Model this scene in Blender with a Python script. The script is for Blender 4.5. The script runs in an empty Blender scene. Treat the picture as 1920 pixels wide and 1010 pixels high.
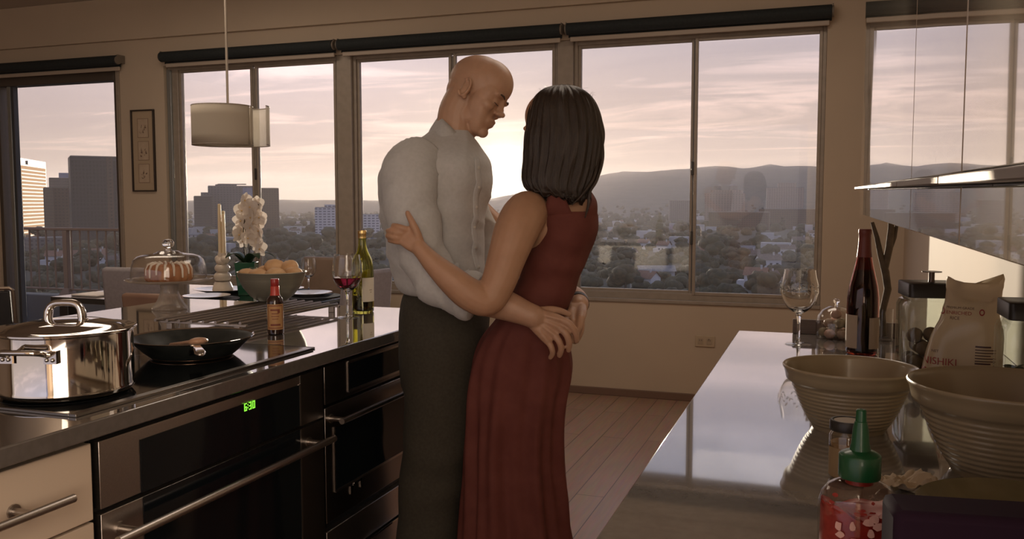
import bpy, bmesh, math, random
from mathutils import Vector, Matrix, noise as mnoise
PI = math.pi
R = math.radians
rnd = random.Random(7)
sc = bpy.context.scene
COL = sc.collection

# ------------------------------------------------------------------ camera
EYE = Vector((0, 0, 1.32)); YAW = R(19.6); PITCH = R(4.3); FPX = 1650.0
cam_d = bpy.data.cameras.new('camera'); cam = bpy.data.objects.new('camera', cam_d); COL.objects.link(cam)
cam.location = EYE; cam.rotation_euler = (PI/2 - PITCH, 0, YAW)
cam_d.sensor_width = 36; cam_d.lens = FPX/1920*36; cam_d.clip_start = .05; cam_d.clip_end = 30000
cam_d.dof.use_dof = False
sc.camera = cam
# ------------------------------------------------------------------ colour management
sc.view_settings.view_transform = 'Standard'; sc.view_settings.look = 'None'
sc.view_settings.gamma = 1; sc.view_settings.use_curve_mapping = False
sc.view_settings.exposure = 0.12
sc.cycles.use_denoising = True
sc.cycles.max_bounces = 10; sc.cycles.transparent_max_bounces = 24
sc.cycles.sample_clamp_indirect = 3.0
sc.cycles.caustics_reflective = False; sc.cycles.caustics_refractive = False

# ------------------------------------------------------------------ sun and sky
SUN_AZ = R(19.95); SUN_EL = R(1.65)
SUN_DIR = Vector((-math.sin(SUN_AZ)*math.cos(SUN_EL), math.cos(SUN_AZ)*math.cos(SUN_EL), math.sin(SUN_EL)))
sl = bpy.data.lights.new('sun', 'SUN'); sl.energy = 7.5; sl.angle = R(.6); sl.color = (1, .78, .58)
so = bpy.data.objects.new('sun', sl); COL.objects.link(so)
so.rotation_euler = (-SUN_DIR).to_track_quat('-Z', 'Y').to_euler()

def make_world():
    w = bpy.data.worlds.new('world'); sc.world = w; w.use_nodes = True
    nt = w.node_tree; N = nt.nodes; L = nt.links; N.clear()
    def n(t, **k):
        x = N.new(t)
        for a, b in k.items(): setattr(x, a, b)
        return x
    def mth(op, a, b=None, c=None, clamp=False):
        m = n('ShaderNodeMath', operation=op, use_clamp=clamp)
        for i, v in enumerate((a, b, c)):
            if v is None: continue
            if isinstance(v, (int, float)): m.inputs[i].default_value = v
            else: L.new(v, m.inputs[i])
        return m.outputs[0]
    def ramp(fac, stops, interp='LINEAR'):
        r = n('ShaderNodeValToRGB'); r.color_ramp.interpolation = interp
        e = r.color_ramp.elements
        while len(e) < len(stops): e.new(.5)
        for q, (p, c) in zip(e, stops): q.position = p; q.color = (*c, 1)
        L.new(fac, r.inputs[0]); return r.outputs[0]
    def mix(f, a, b, bt='MIX'):
        m = n('ShaderNodeMix', data_type='RGBA', blend_type=bt)
        for s, v in ((m.inputs[0], f), (m.inputs[6], a), (m.inputs[7], b)):
            if isinstance(v, (int, float)): s.default_value = v
            elif isinstance(v, tuple): s.default_value = (*v, 1)
            else: L.new(v, s)
        return m.outputs[2]
    tc = n('ShaderNodeTexCoord')
    d = n('ShaderNodeVectorMath', operation='NORMALIZE'); L.new(tc.outputs['Generated'], d.inputs[0])
    dot = n('ShaderNodeVectorMath', operation='DOT_PRODUCT'); L.new(d.outputs[0], dot.inputs[0]); dot.inputs[1].default_value = SUN_DIR
    ang = mth('ARCCOSINE', dot.outputs['Value'])                       # radians from the sun
    sp = n('ShaderNodeSeparateXYZ'); L.new(d.outputs[0], sp.inputs[0])
    el = sp.outputs['Z']
    base = ramp(mth('MULTIPLY_ADD', el, 1.0, .02), SKY_BASE)
    away = mth('DIVIDE', ang, PI)                                       # 0 at the sun, 1 opposite
    tint = ramp(away, SKY_AWAY)
    sky = mix(1.0, base, tint, 'MULTIPLY')
    # clouds on a flat layer overhead
    zc = mth('ADD', mth('MAXIMUM', el, 0.0), .055)
    cb = n('ShaderNodeCombineXYZ')
    L.new(mth('DIVIDE', sp.outputs['X'], zc), cb.inputs[0]); L.new(mth('DIVIDE', sp.outputs['Y'], zc), cb.inputs[1])
    mp = n('ShaderNodeMapping'); mp.inputs['Rotation'].default_value = (0, 0, R(24)); mp.inputs['Scale'].default_value = (.55, 1.1, 1); mp.inputs['Location'].default_value = CLOUD_OFF
    L.new(cb.outputs[0], mp.inputs[0])
    nz = n('ShaderNodeTexNoise'); nz.inputs['Scale'].default_value = .95; nz.inputs['Detail'].default_value = 7; nz.inputs['Roughness'].default_value = .56; nz.inputs['Distortion'].default_value = .7
    L.new(mp.outputs[0], nz.inputs['Vector'])
    up_ok = mth('MULTIPLY', el, 14.0, clamp=True)
    c1 = mth('MULTIPLY', ramp(nz.outputs['Fac'], [(.50, (0, 0, 0)), (.62, (1, 1, 1))]), up_ok)
    c2 = mth('MULTIPLY', ramp(nz.outputs['Fac'], [(.30, (1, 1, 1)), (.50, (0, 0, 0))]), up_ok)
    sky = mix(mth('MULTIPLY', c2, .55), sky, mix(1.0, sky, (.80, .80, .86), 'MULTIPLY'))
    sky = mix(mth('MULTIPLY', c1, .72), sky, mix(1.0, sky, (1.9, 1.75, 1.6), 'MULTIPLY'))
    # glow round the sun
    def glow(k, col, s):
        g = mth('EXPONENT', mth('MULTIPLY', ang, -k))
        return mix(1.0, (g, ), None) if False else (g, col, s)
    out = sky
    for k, col, s in SKY_GLOW:
        g = mth('MULTIPLY', mth('EXPONENT', mth('MULTIPLY', ang, -k)), s)
        v = n('ShaderNodeVectorMath', operation='SCALE'); v.inputs[0].default_value = col; L.new(g, v.inputs['Scale'])
        a = n('ShaderNodeVectorMath', operation='ADD'); L.new(out, a.inputs[0]); L.new(v.outputs[0], a.inputs[1]); out = a.outputs[0]
    # a brighter bank of thin cloud to the left of the sun
    for (az, e_, wd, amt) in SKY_BANK:
        dv = Vector((-math.sin(R(az))*math.cos(R(e_)), math.cos(R(az))*math.cos(R(e_)), math.sin(R(e_))))
        dt = n('ShaderNodeVectorMath', operation='DOT_PRODUCT'); L.new(d.outputs[0], dt.inputs[0]); dt.inputs[1].default_value = dv
        q = mth('MULTIPLY', mth('ARCCOSINE', dt.outputs['Value']), 1/wd)
        g = mth('MULTIPLY_ADD', mth('EXPONENT', mth('MULTIPLY', mth('MULTIPLY', q, q), -1.0)), amt, 1.0)
        v = n('ShaderNodeVectorMath', operation='SCALE'); L.new(out, v.inputs[0]); L.new(g, v.inputs['Scale']); out = v.outputs[0]
    bg = n('ShaderNodeBackground'); L.new(out, bg.inputs[0]); bg.inputs[1].default_value = SKY_STRENGTH
    o = n('ShaderNodeOutputWorld'); L.new(bg.outputs[0], o.inputs[0])
    w.cycles.sampling_method = 'MANUAL'; w.cycles.sample_map_resolution = 1024
CLOUD_OFF = (1.3, .4, 0)
SKY_STRENGTH = 1.0
SKY_BASE = [(0.0, (.36, .27, .235)), (.06, (.44, .34, .31)), (.14, (.49, .40, .415)), (.22, (.49, .45, .53)), (.32, (.47, .51, .67)), (.6, (.42, .48, .66)), (1.0, (.36, .42, .60))]
SKY_AWAY = [(0.0, (1.10, 1.05, 1.0)), (.25, (1.0, 1.0, 1.0)), (.5, (.82, .84, .92)), (1.0, (.62, .68, .85))]
SKY_GLOW = [(3.0, (.24, .18, .13), .13), (9, (.9, .68, .44), .17), (26, (1.0, .84, .58), 1.3), (90, (1.0, .88, .66), 8.0)]
SKY_BANK = [(33, 10, .19, .40), (0, 8, .22, -.08)]
make_world()

# ------------------------------------------------------------------ added area lamps that fill the room with light
def area(name, loc, target, sx, sy, power, col):
    l = bpy.data.lights.new(name, 'AREA'); l.shape = 'RECTANGLE'; l.size = sx; l.size_y = sy; l.energy = power; l.color = col
    o = bpy.data.objects.new(name, l); COL.objects.link(o); o.location = loc
    o.rotation_euler = (Vector(target) - Vector(loc)).to_track_quat('-Z', 'Y').to_euler(); return o
area('back_window_fill', (-3.4, -3.05, 1.45), (-2.2, 4, 1.2), 6.0, 2.2, 17, (1, .87, .76))  # added area lamp, strengthens the light coming through the rear opening
area('right_rear_fill', (.44, -1.7, 1.7), (-2, -1.7, 1.7), 2.6, 1.9, 84, (1, .82, .66))  # added fill in front of the plain right wall, no fixture there
area('ceiling_fill', (.22, -.7, 2.92), (-1.6, 3.4, .8), .5, 1.6, 10, (1, .82, .64))  # added fill high up behind the camera, not a fitting of the room
area('ceiling_fill', (-3.9, 4.15, 2.95), (-3.9, 4.1, 0), 1.3, 1.0, 17, (1, .82, .65))  # added overhead fill for the dining side
area('ceiling_fill', (-.55, 3.7, 2.95), (-.55, 3.75, 0), 1.2, 1.0, 17, (1, .83, .68))  # added overhead fill, brightens the right part of the far wall

# ------------------------------------------------------------------ helpers: materials
MATS = {}
def mat(name, col=(.8, .8, .8), rough=.5, metal=0., **k):
    if name in MATS: return MATS[name]
    m = bpy.data.materials.new(name); m.use_nodes = True
    b = m.node_tree.nodes['Principled BSDF']
    b.inputs['Base Color'].default_value = (*col, 1); b.inputs['Roughness'].default_value = rough; b.inputs['Metallic'].default_value = metal
    for a, v in k.items():
        a = {'trans': 'Transmission Weight', 'ior': 'IOR', 'coat': 'Coat Weight', 'coatr': 'Coat Roughness', 'spec': 'Specular IOR Level', 'emit': 'Emission Strength', 'emitc': 'Emission Color',
             'sss': 'Subsurface Weight', 'sssr': 'Subsurface Radius', 'ssss': 'Subsurface Scale', 'sheen': 'Sheen Weight', 'alpha': 'Alpha', 'aniso': 'Anisotropic'}[a]
        b.inputs[a].default_value = (*v, 1) if a == 'Emission Color' else v
    MATS[name] = m; return m
def noisy(name, c1, c2, scale=8, rough=.5, detail=4, bump=0., bscale=None, stretch=(1, 1, 1), metal=0., lo=.35, hi=.65, rough2=None, **k):
    """principled material whose colour wanders between two tones, with an optional bump"""
    if name in MATS: return MATS[name]
    m = mat(name, c1, rough, metal, **k); nt = m.node_tree; b = nt.nodes['Principled BSDF']
    tc = nt.nodes.new('ShaderNodeTexCoord'); mp = nt.nodes.new('ShaderNodeMapping'); mp.inputs['Scale'].default_value = stretch
    nt.links.new(tc.outputs['Object'], mp.inputs[0])
    nz = nt.nodes.new('ShaderNodeTexNoise'); nz.inputs['Scale'].default_value = scale; nz.inputs['Detail'].default_value = detail
    nt.links.new(mp.outputs[0], nz.inputs['Vector'])
    r = nt.nodes.new('ShaderNodeValToRGB'); e = r.color_ramp.elements
    e[0].position = lo; e[0].color = (*c1, 1); e[1].position = hi; e[1].color = (*c2, 1)
    nt.links.new(nz.outputs['Fac'], r.inputs[0]); nt.links.new(r.outputs[0], b.inputs['Base Color'])
    if rough2 is not None:
        mr = nt.nodes.new('ShaderNodeMapRange'); mr.inputs['To Min'].default_value = rough; mr.inputs['To Max'].default_value = rough2
        nt.links.new(nz.outputs['Fac'], mr.inputs[0]); nt.links.new(mr.outputs[0], b.inputs['Roughness'])
    if bump:
        n2 = nt.nodes.new('ShaderNodeTexNoise'); n2.inputs['Scale'].default_value = bscale or scale*4; n2.inputs['Detail'].default_value = 3
        nt.links.new(mp.outputs[0], n2.inputs['Vector'])
        bp = nt.nodes.new('ShaderNodeBump'); bp.inputs['Strength'].default_value = bump; bp.inputs['Distance'].default_value = .004
        nt.links.new(n2.outputs['Fac'], bp.inputs['Height']); nt.links.new(bp.outputs[0], b.inputs['Normal'])
    return m
def pane_mat(name, tint=(1, 1, 1), ior=1.5, rough=0.0):
    """thin flat glass: straight through, with a Fresnel reflection"""
    m = bpy.data.materials.new(name); m.use_nodes = True; nt = m.node_tree; nt.nodes.clear()
    o = nt.nodes.new('ShaderNodeOutputMaterial'); mx = nt.nodes.new('ShaderNodeMixShader'); f = nt.nodes.new('ShaderNodeFresnel'); 
    ge = nt.nodes.new('ShaderNodeNewGeometry'); ir = nt.nodes.new('ShaderNodeMapRange'); ir.inputs['To Min'].default_value = ior; ir.inputs['To Max'].default_value = 1/ior
    nt.links.new(ge.outputs['Backfacing'], ir.inputs[0]); nt.links.new(ir.outputs[0], f.inputs[0])      # both faces reflect like the outer one
    t = nt.nodes.new('ShaderNodeBsdfTransparent'); t.inputs[0].default_value = (*tint, 1)
    g = nt.nodes.new('ShaderNodeBsdfGlossy'); g.inputs['Roughness'].default_value = rough
    nt.links.new(f.outputs[0], mx.inputs[0]); nt.links.new(t.outputs[0], mx.inputs[1]); nt.links.new(g.outputs[0], mx.inputs[2]); nt.links.new(mx.outputs[0], o.inputs[0])
    MATS[name] = m; return m

# ------------------------------------------------------------------ helpers: meshes
class M:
    """collects shapes; build() links them as ONE mesh object"""
    def __init__(s): s.v = []; s.f = []; s.mi = []; s.cur = 0
    def _add(s, vs, fs):
        o = len(s.v); s.v += [Vector(v) for v in vs]; s.f += [tuple(i + o for i in f) for f in fs]; s.mi += [s.cur]*len(fs); return s
    def use(s, i): s.cur = i; return s
    def box(s, x0, x1, y0, y1, z0, z1):
        return s._add([(x0, y0, z0), (x1, y0, z0), (x1, y1, z0), (x0, y1, z0), (x0, y0, z1), (x1, y0, z1), (x1, y1, z1), (x0, y1, z1)],
                      [(0, 3, 2, 1), (4, 5, 6, 7), (0, 1, 5, 4), (1, 2, 6, 5), (2, 3, 7, 6), (3, 0, 4, 7)])
    def quad(s, a, b, c, d): return s._add([a, b, c, d], [(0, 1, 2, 3)])
    def prism(s, pts, z0, z1):
        n = len(pts)
        return s._add([(x, y, z0) for x, y in pts] + [(x, y, z1) for x, y in pts],
                      [tuple(range(n-1, -1, -1)), tuple(range(n, 2*n))] + [(i, (i+1) % n, (i+1) % n + n, i + n) for i in range(n)])
    def lathe(s, prof, seg=32, cx=0, cy=0, wob=None):
        """profile of (r, z); r = 0 closes to a point"""
        vs, rings = [], []
        for r, z in prof:
            if r <= 1e-6: rings.append([len(vs)]); vs.append((cx, cy, z))
            else:
                ring = []
                for k in range(seg):
                    a = 2*PI*k/seg; q = r*(1 + (wob(a, r, z) if wob else 0))
                    ring.append(len(vs)); vs.append((cx + q*math.cos(a), cy + q*math.sin(a), z))
                rings.append(ring)
        fs = []
        for A, B in zip(rings, rings[1:]):
            if len(A) == 1 and len(B) == 1: continue
            for k in range(seg):
                k2 = (k+1) % seg
                if len(A) == 1: fs.append((A[0], B[k2], B[k]))
                elif len(B) == 1: fs.append((A[k], A[k2], B[0]))
                else: fs.append((A[k], A[k2], B[k2], B[k]))
        return s._add(vs, fs)
    def loft(s, rings, cap=True):
        n = len(rings[0]); vs = [p for r in rings for p in r]
        fs = [(i*n + k, i*n + (k+1) % n, (i+1)*n + (k+1) % n, (i+1)*n + k) for i in range(len(rings)-1) for k in range(n)]
        if cap: fs += [tuple(range(n-1, -1, -1)), tuple(range((len(rings)-1)*n, len(rings)*n))]
        return s._add(vs, fs)
    def tube(s, pts, r, seg=10, cap=True, flat=1.0, upv=(0, 0, 1)):
        pts = [Vector(p) for p in pts]; rs = r if isinstance(r, (list, tuple)) else [r]*len(pts)
        rings = []; pu = None
        for i, p in enumerate(pts):
            t = (pts[min(i+1, len(pts)-1)] - pts[max(i-1, 0)]).normalized()
            u = Vector(upv) if pu is None else pu
            u = u - t*u.dot(t)
            if u.length < 1e-4: u = t.orthogonal()
            u.normalize(); w = t.cross(u); pu = u
            rings.append([p + u*(rs[i]*flat*math.sin(2*PI*k/seg)) + w*(rs[i]*math.cos(2*PI*k/seg)) for k in range(seg)])
        return s.loft(rings, cap)
    def ell(s, c, rx, ry, rz, seg=16, rings=10, rot=None, wob=None):
        vs = [(0, 0, -1)]
        for i in range(1, rings):
            a = -PI/2 + PI*i/rings
            vs += [(math.cos(a)*math.cos(2*PI*k/seg), math.cos(a)*math.sin(2*PI*k/seg), math.sin(a)) for k in range(seg)]
        vs.append((0, 0, 1)); out = []
        for v in vs:
            q = 1 + (wob(Vector(v)) if wob else 0)
            p = Vector((v[0]*rx*q, v[1]*ry*q, v[2]*rz*q))
            if rot is not None: p = rot @ p
            out.append(p + Vector(c))
        fs = [(0, 1 + (k+1) % seg, 1 + k) for k in range(seg)]
        for i in range(rings-2):
            fs += [(1+i*seg+k, 1+i*seg+(k+1) % seg, 1+(i+1)*seg+(k+1) % seg, 1+(i+1)*seg+k) for k in range(seg)]
        b = 1+(rings-2)*seg; fs += [(b+k, b+(k+1) % seg, len(vs)-1) for k in range(seg)]
        return s._add(out, fs)
    def grid(s, fn, nu, nv):
        vs = [fn(i/nu, j/nv) for j in range(nv+1) for i in range(nu+1)]
        return s._add(vs, [(j*(nu+1)+i, j*(nu+1)+i+1, (j+1)*(nu+1)+i+1, (j+1)*(nu+1)+i) for j in range(nv) for i in range(nu)])
    def xf(s, m):
        s.v = [m @ v for v in s.v]; return s
    def move(s, x, y, z): return s.xf(Matrix.Translation((x, y, z)))
    def build(s, name, mt, parent=None, smooth=40, bevel=0, loc=None, sub=0, solid=0):
        me = bpy.data.meshes.new(name); me.from_pydata([tuple(v) for v in s.v], [], s.f)
        for m_ in (mt if isinstance(mt, (list, tuple)) else [mt]): me.materials.append(m_)
        me.polygons.foreach_set('material_index', s.mi)
        bm = bmesh.new(); bm.from_mesh(me); bmesh.ops.recalc_face_normals(bm, faces=bm.faces); bm.to_mesh(me); bm.free()
        if smooth:
            me.polygons.foreach_set('use_smooth', [True]*len(me.polygons))
            if smooth < 180: me.set_sharp_from_angle(angle=R(smooth))
        me.update()
        o = bpy.data.objects.new(name, me); COL.objects.link(o)
        if parent is not None: o.parent = parent
        if loc is not None: o.location = loc
        if solid:
            md = o.modifiers.new('thick', 'SOLIDIFY'); md.thickness = solid; md.offset = 0
        if bevel:
            md = o.modifiers.new('bevel', 'BEVEL'); md.width = bevel; md.segments = 2; md.limit_method = 'ANGLE'; md.angle_limit = R(40)
        if sub:
            md = o.modifiers.new('sub', 'SUBSURF'); md.levels = sub; md.render_levels = sub
        return o
def tag(o, label=None, cat=None, group=None, kind=None):
    if label: o['label'] = label
    if cat: o['category'] = cat
    if group: o['group'] = group
    if kind: o['kind'] = kind
    return o
def thing(name, label, cat, loc=(0, 0, 0), rz=0, group=None):
    o = bpy.data.objects.new(name, None); COL.objects.link(o); o.empty_display_size = .1
    o.location = loc; o.rotation_euler = (0, 0, rz); return tag(o, label, cat, group)
def struct(name, mesh, mt, parent=None, **k):
    o = mesh.build(name, mt, parent, **k)
    if parent is None: o['kind'] = 'structure'
    return o
def copy_tree(o, parent=None):
    c = o.copy(); COL.objects.link(c)
    if parent is not None: c.parent = parent
    for ch in list(o.children): copy_tree(ch, c)
    return c
def B(x0, x1, y0, y1, z0, z1): return M().box(x0, x1, y0, y1, z0, z1)
def at(u, v, D):
    """point seen at photo pixel (u, v), at horizontal distance D ahead of the camera"""
    cp, sp_ = math.cos(PITCH), math.sin(PITCH)
    yu = -(v - 505)/FPX; xr = (u - 960)/FPX
    hf = cp + yu*sp_; hz = -sp_ + yu*cp
    k = D/hf
    return Vector((math.cos(YAW)*xr*k - math.sin(YAW)*D, math.sin(YAW)*xr*k + math.cos(YAW)*D, EYE.z + hz*k))
# ------------------------------------------------------------------ the room
WALL = noisy('wall_paint', (.50, .40, .30), (.52, .415, .31), 3, .75, bump=.05, bscale=180)
CEIL = noisy('ceiling_paint', (.50, .44, .37), (.52, .45, .38), 3, .8)
ALU = noisy('window_aluminium', (.30, .25, .20), (.34, .28, .225), 20, .45, metal=.15)
ALUG = mat('window_channel', (.34, .36, .36), .35, .7)
PANE = pane_mat('window_pane', (.97, .97, .97))
YW, YG = 5.88, 5.95          # inner face of the window wall, plane of the glass
XL, XR, YB, ZC = -8.2, .455, -3.2, 3.0
def floor_mat():
    m = mat('floor_planks', (.2, .12, .08), .34); nt = m.node_tree; b = nt.nodes['Principled BSDF']
    tc = nt.nodes.new('ShaderNodeTexCoord'); mp = nt.nodes.new('ShaderNodeMapping'); mp.inputs['Rotation'].default_value = (0, 0, R(90))
    nt.links.new(tc.outputs['Object'], mp.inputs[0])
    br = nt.nodes.new('ShaderNodeTexBrick'); br.inputs['Scale'].default_value = 1; br.inputs['Brick Width'].default_value = 1.6; br.inputs['Row Height'].default_value = .13
    br.inputs['Mortar Size'].default_value = .0022; br.inputs['Color1'].default_value = (.36, .22, .15, 1); br.inputs['Color2'].default_value = (.42, .265, .185, 1); br.inputs['Mortar'].default_value = (.09, .055, .04, 1)
    br.offset = .37
    nt.links.new(mp.outputs[0], br.inputs['Vector'])
    mp2 = nt.nodes.new('ShaderNodeMapping'); mp2.inputs['Scale'].default_value = (22, 1.6, 1); nt.links.new(tc.outputs['Object'], mp2.inputs[0])
    nz = nt.nodes.new('ShaderNodeTexNoise'); nz.inputs['Scale'].default_value = 3; nz.inputs['Detail'].default_value = 6; nt.links.new(mp2.outputs[0], nz.inputs['Vector'])
    mx = nt.nodes.new('ShaderNodeMix'); mx.data_type = 'RGBA'; mx.blend_type = 'MULTIPLY'; mx.inputs[0].default_value = .5
    nt.links.new(br.outputs['Color'], mx.inputs[6]); nt.links.new(nz.outputs['Color'], mx.inputs[7]); nt.links.new(mx.outputs[2], b.inputs['Base Color'])
    return m
struct('floor', B(XL, XR, YB, YW, -.1, 0), floor_mat())
struct('ceiling', B(XL, XR+.15, YB-.15, YW+.15, ZC, ZC+.1), CEIL)
wl, wr = -5.10, -.02         # big window opening
dl, dr = -6.96, -5.585       # sliding door opening
zs, zh = .655, 2.43          # sill and head of the window opening
zdh = 2.43
T = .14
w = M()
w.box(XL, dl, YW, YW+T, 0, ZC); w.box(dl, dr, YW, YW+T, zdh, ZC); w.box(dr, wl, YW, YW+T, 0, ZC)
w.box(wl, wr, YW, YW+T, 0, zs); w.box(wl, wr, YW, YW+T, zh, ZC); w.box(wr, XR+.15, YW, YW+T, 0, ZC)
struct('wall_far', w, WALL)
struct('wall_right', B(XR, XR+.15, YB, YW, 0, ZC), WALL)
struct('wall_left', B(XL-.15, XL, YB, YW+T, 0, ZC), WALL)
# unseen wall behind the camera, left wide open to let sky light in
w = M(); w.box(XL, -6.6, YB-.15, YB, 0, ZC); w.box(-.3, XR+.15, YB-.15, YB, 0, ZC); w.box(-6.6, -.3, YB-.15, YB, 0, .25); w.box(-6.6, -.3, YB-.15, YB, 2.6, ZC)
struct('wall_near', w, WALL)
struct('trim_1', B(XL, XR, YW-.035, YW, 2.655, ZC), WALL, bevel=.004)                    # shallow bulkhead over the blinds
struct('baseboard_far', B(dr, XR-.0, YW-.018, YW, 0, .05), mat('baseboard_wood', (.17, .10, .07), .5), bevel=.003)

# window groups: (left, right) of glass pairs
def sash(m, x0, x1, z0, z1, y0, y1, t):
    m.box(x0-t, x0, y0, y1, z0-t, z1+t); m.box(x1, x1+t, y0, y1, z0-t, z1+t); m.box(x0, x1, y0, y1, z1, z1+t); m.box(x0, x1, y0, y1, z0-t, z0)
GZ0, GZ1 = .735, 2.378
groups = [(-4.976, -4.31, -4.23, -3.545), (-3.333, -2.603, -2.536, -1.812), (-1.609, -.858, -.812, -.065)]
for i, (a, b, c, d) in enumerate(groups):
    e = bpy.data.objects.new('window_%d' % (i+1), None); COL.objects.link(e); e['kind'] = 'structure'; e.location = ((a+d)/2, YG, GZ0)
    ox, oy, oz = e.location
    fr = M()
    L_, R_ = a-.118 if i == 0 else a-.045, d+.045
    fr.box(L_, a-.02, YG-.03, YG+.05, zs, zh); fr.box(d+.02, R_, YG-.03, YG+.05, zs, zh)
    fr.box(a-.02, d+.02, YG-.03, YG+.05, GZ1+.018, zh); fr.box(a-.02, d+.02, YG-.03, YG+.05, zs, GZ0-.018)
    fr.move(-ox, -oy, -oz).build('window_frame', ALU, e, bevel=.003)
    s1 = M(); sash(s1, a, b, GZ0, GZ1, YG-.012, YG+.018, .021); s1.box(b+.021, c-.021, YG-.006, YG+.016, GZ0, GZ1); s1.move(-ox, -oy, -oz).build('fixed_sash', ALU, e, bevel=.002)
    s2 = M(); sash(s2, c, d, GZ0-.006, GZ1, YG-.034, YG-.008, .021); s2.move(-ox, -oy, -oz).build('sliding_sash', ALU, e, bevel=.002)
    B(a, b, YG+.002, YG+.005, GZ0, GZ1).move(-ox, -oy, -oz).build('pane', PANE, e)
    B(c, d, YG-.021, YG-.018, GZ0-.006, GZ1).move(-ox, -oy, -oz).build('pane', PANE, e)
    M().box(c-.027, c-.0215, YG-.030, YG-.012, GZ0, GZ1).move(-ox, -oy, -oz).build('rubber_seal', mat('seal_rubber', (.06, .06, .065), .6), e)
    lk = M()
    for z in (1.55, 1.09): lk.box(c-.034, c-.018, YG-.046, YG-.030, z-.045, z+.045)
    lk.move(-ox, -oy, -oz).build('latch', mat('latch_metal', (.05, .045, .04), .4, .5), e, bevel=.003)
# posts between the windows, and the narrow steel channel left of the first one
for i, (x0, x1) in enumerate(((-3.50, -3.378), (-1.767, -1.654))):
    struct('trim_%d' % (i+2), B(x0, x1, YG-.06, YG+.06, zs, zh), ALU, bevel=.003)
struct('trim_4', B(wl+.012, wl+.05, YG-.05, YG-.031, zs+.02, zh-.03), ALUG, bevel=.002)
# window sill lip
struct('trim_5', B(wl, wr, YW-.012, YG-.031, zs-.005, zs+.018), ALU, bevel=.003)
# sliding balcony door
e = bpy.data.objects.new('door_1', None); COL.objects.link(e); e['kind'] = 'structure'; e.location = ((dl+dr)/2, YG, 0); ox, oy, oz = e.location
DKF = mat('door_frame_bronze', (.10, .08, .065), .45, .3)
f_ = M(); f_.box(dl, dl+.04, YG-.05, YG+.06, 0, zdh); f_.box(dr-.05, dr, YG-.05, YG+.06, 0, zdh); f_.box(dl+.05, dr-.05, YG-.05, YG+.06, 2.345, zdh); f_.box(dl+.05, dr-.05, YG-.05, YG+.06, 0, .035)
f_.move(-ox, -oy, -oz).build('door_frame', DKF, e, bevel=.003)
s_ = M(); s_.box(-6.84, -6.80, YG-.04, YG+.0, .035, 2.345); s_.move(-ox, -oy, -oz).build('stile', ALUG, e, bevel=.003)
s_ = M(); s_.box(-6.80, -6.775, YG-.03, YG+.02, .035, 2.345); s_.move(-ox, -oy, -oz).build('stile', mat('seal_rubber'), e, bevel=.003)
B(-6.775, dr-.05, YG, YG+.004, .035, 2.345).move(-ox, -oy, -oz).build('pane', PANE, e)
B(dl+.04, -6.84, YG-.022, YG-.018, .035, 2.345).move(-ox, -oy, -oz).build('pane', PANE, e)
struct('trim_6', B(dr+.0, dr+.035, YW-.012, YW, 0, 2.47), ALU, bevel=.002)
# ------------------------------------------------------------------ the city outside
GZ = -44.0
HOUSES = []; TREES = []
def haze():
    m = bpy.data.materials.new('evening_haze'); m.use_nodes = True; nt = m.node_tree; nt.nodes.clear()
    o = nt.nodes.new('ShaderNodeOutputMaterial'); v = nt.nodes.new('ShaderNodeVolumeScatter')
    v.inputs['Color'].default_value = (.93, .80, .74, 1); v.inputs['Density'].default_value = HAZE; v.inputs['Anisotropy'].default_value = .38
    nt.links.new(v.outputs[0], o.inputs['Volume'])
    ob = B(-9000, 7000, 14, 9500, GZ-30, 330).build('evening_haze', m, smooth=0)
    tag(ob, 'thin warm haze hanging over the city outside the windows', 'haze', kind='stuff')
HAZE = .74e-4
haze()
GRASS = noisy('valley_ground', (.018, .021, .012), (.045, .040, .026), .02, .9)
def hgt(x, y):
    d = math.hypot(x, y); az = math.degrees(math.atan2(-x, y))     # degrees left of +Y
    p = Vector((x*.0006, y*.0006, 3.1))
    n = mnoise.fractal(p, 1.0, 2.0, 5); rg = mnoise.ridged_multi_fractal(p*2.6, 1.0, 2.1, 5, 1.0, 2.0) - 1.1
    rise = max(0, min(1, (d - 3000)/2600)); rise = rise*rise*(3-2*rise)
    k = max(0, min(1, (23 - az)/13)); k = k*k*(3-2*k)
    top = 62 + 195*k
    return GZ + rise*(top - GZ - 45)*(1 + .05*n) + rise*rg*(16 + 24*k) + 5*mnoise.noise(Vector((x*.004, y*.004, 0)))*min(1, max(0, (d-250)/300))
g = M()
ths = [R(-40 + 125*i/150) for i in range(151)]; rr = [60*(1.062**j) for j in range(86)]
g.grid(lambda u, v: (lambda a, d: (-math.sin(a)*d, math.cos(a)*d, hgt(-math.sin(a)*d, math.cos(a)*d)))(ths[round(u*150)], rr[round(v*85)]), 150, 85)
tag(g.build('valley_and_hills', GRASS, smooth=180), 'wide dark valley floor rising to a long hazy ridge of hills', 'hills', kind='structure')

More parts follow.
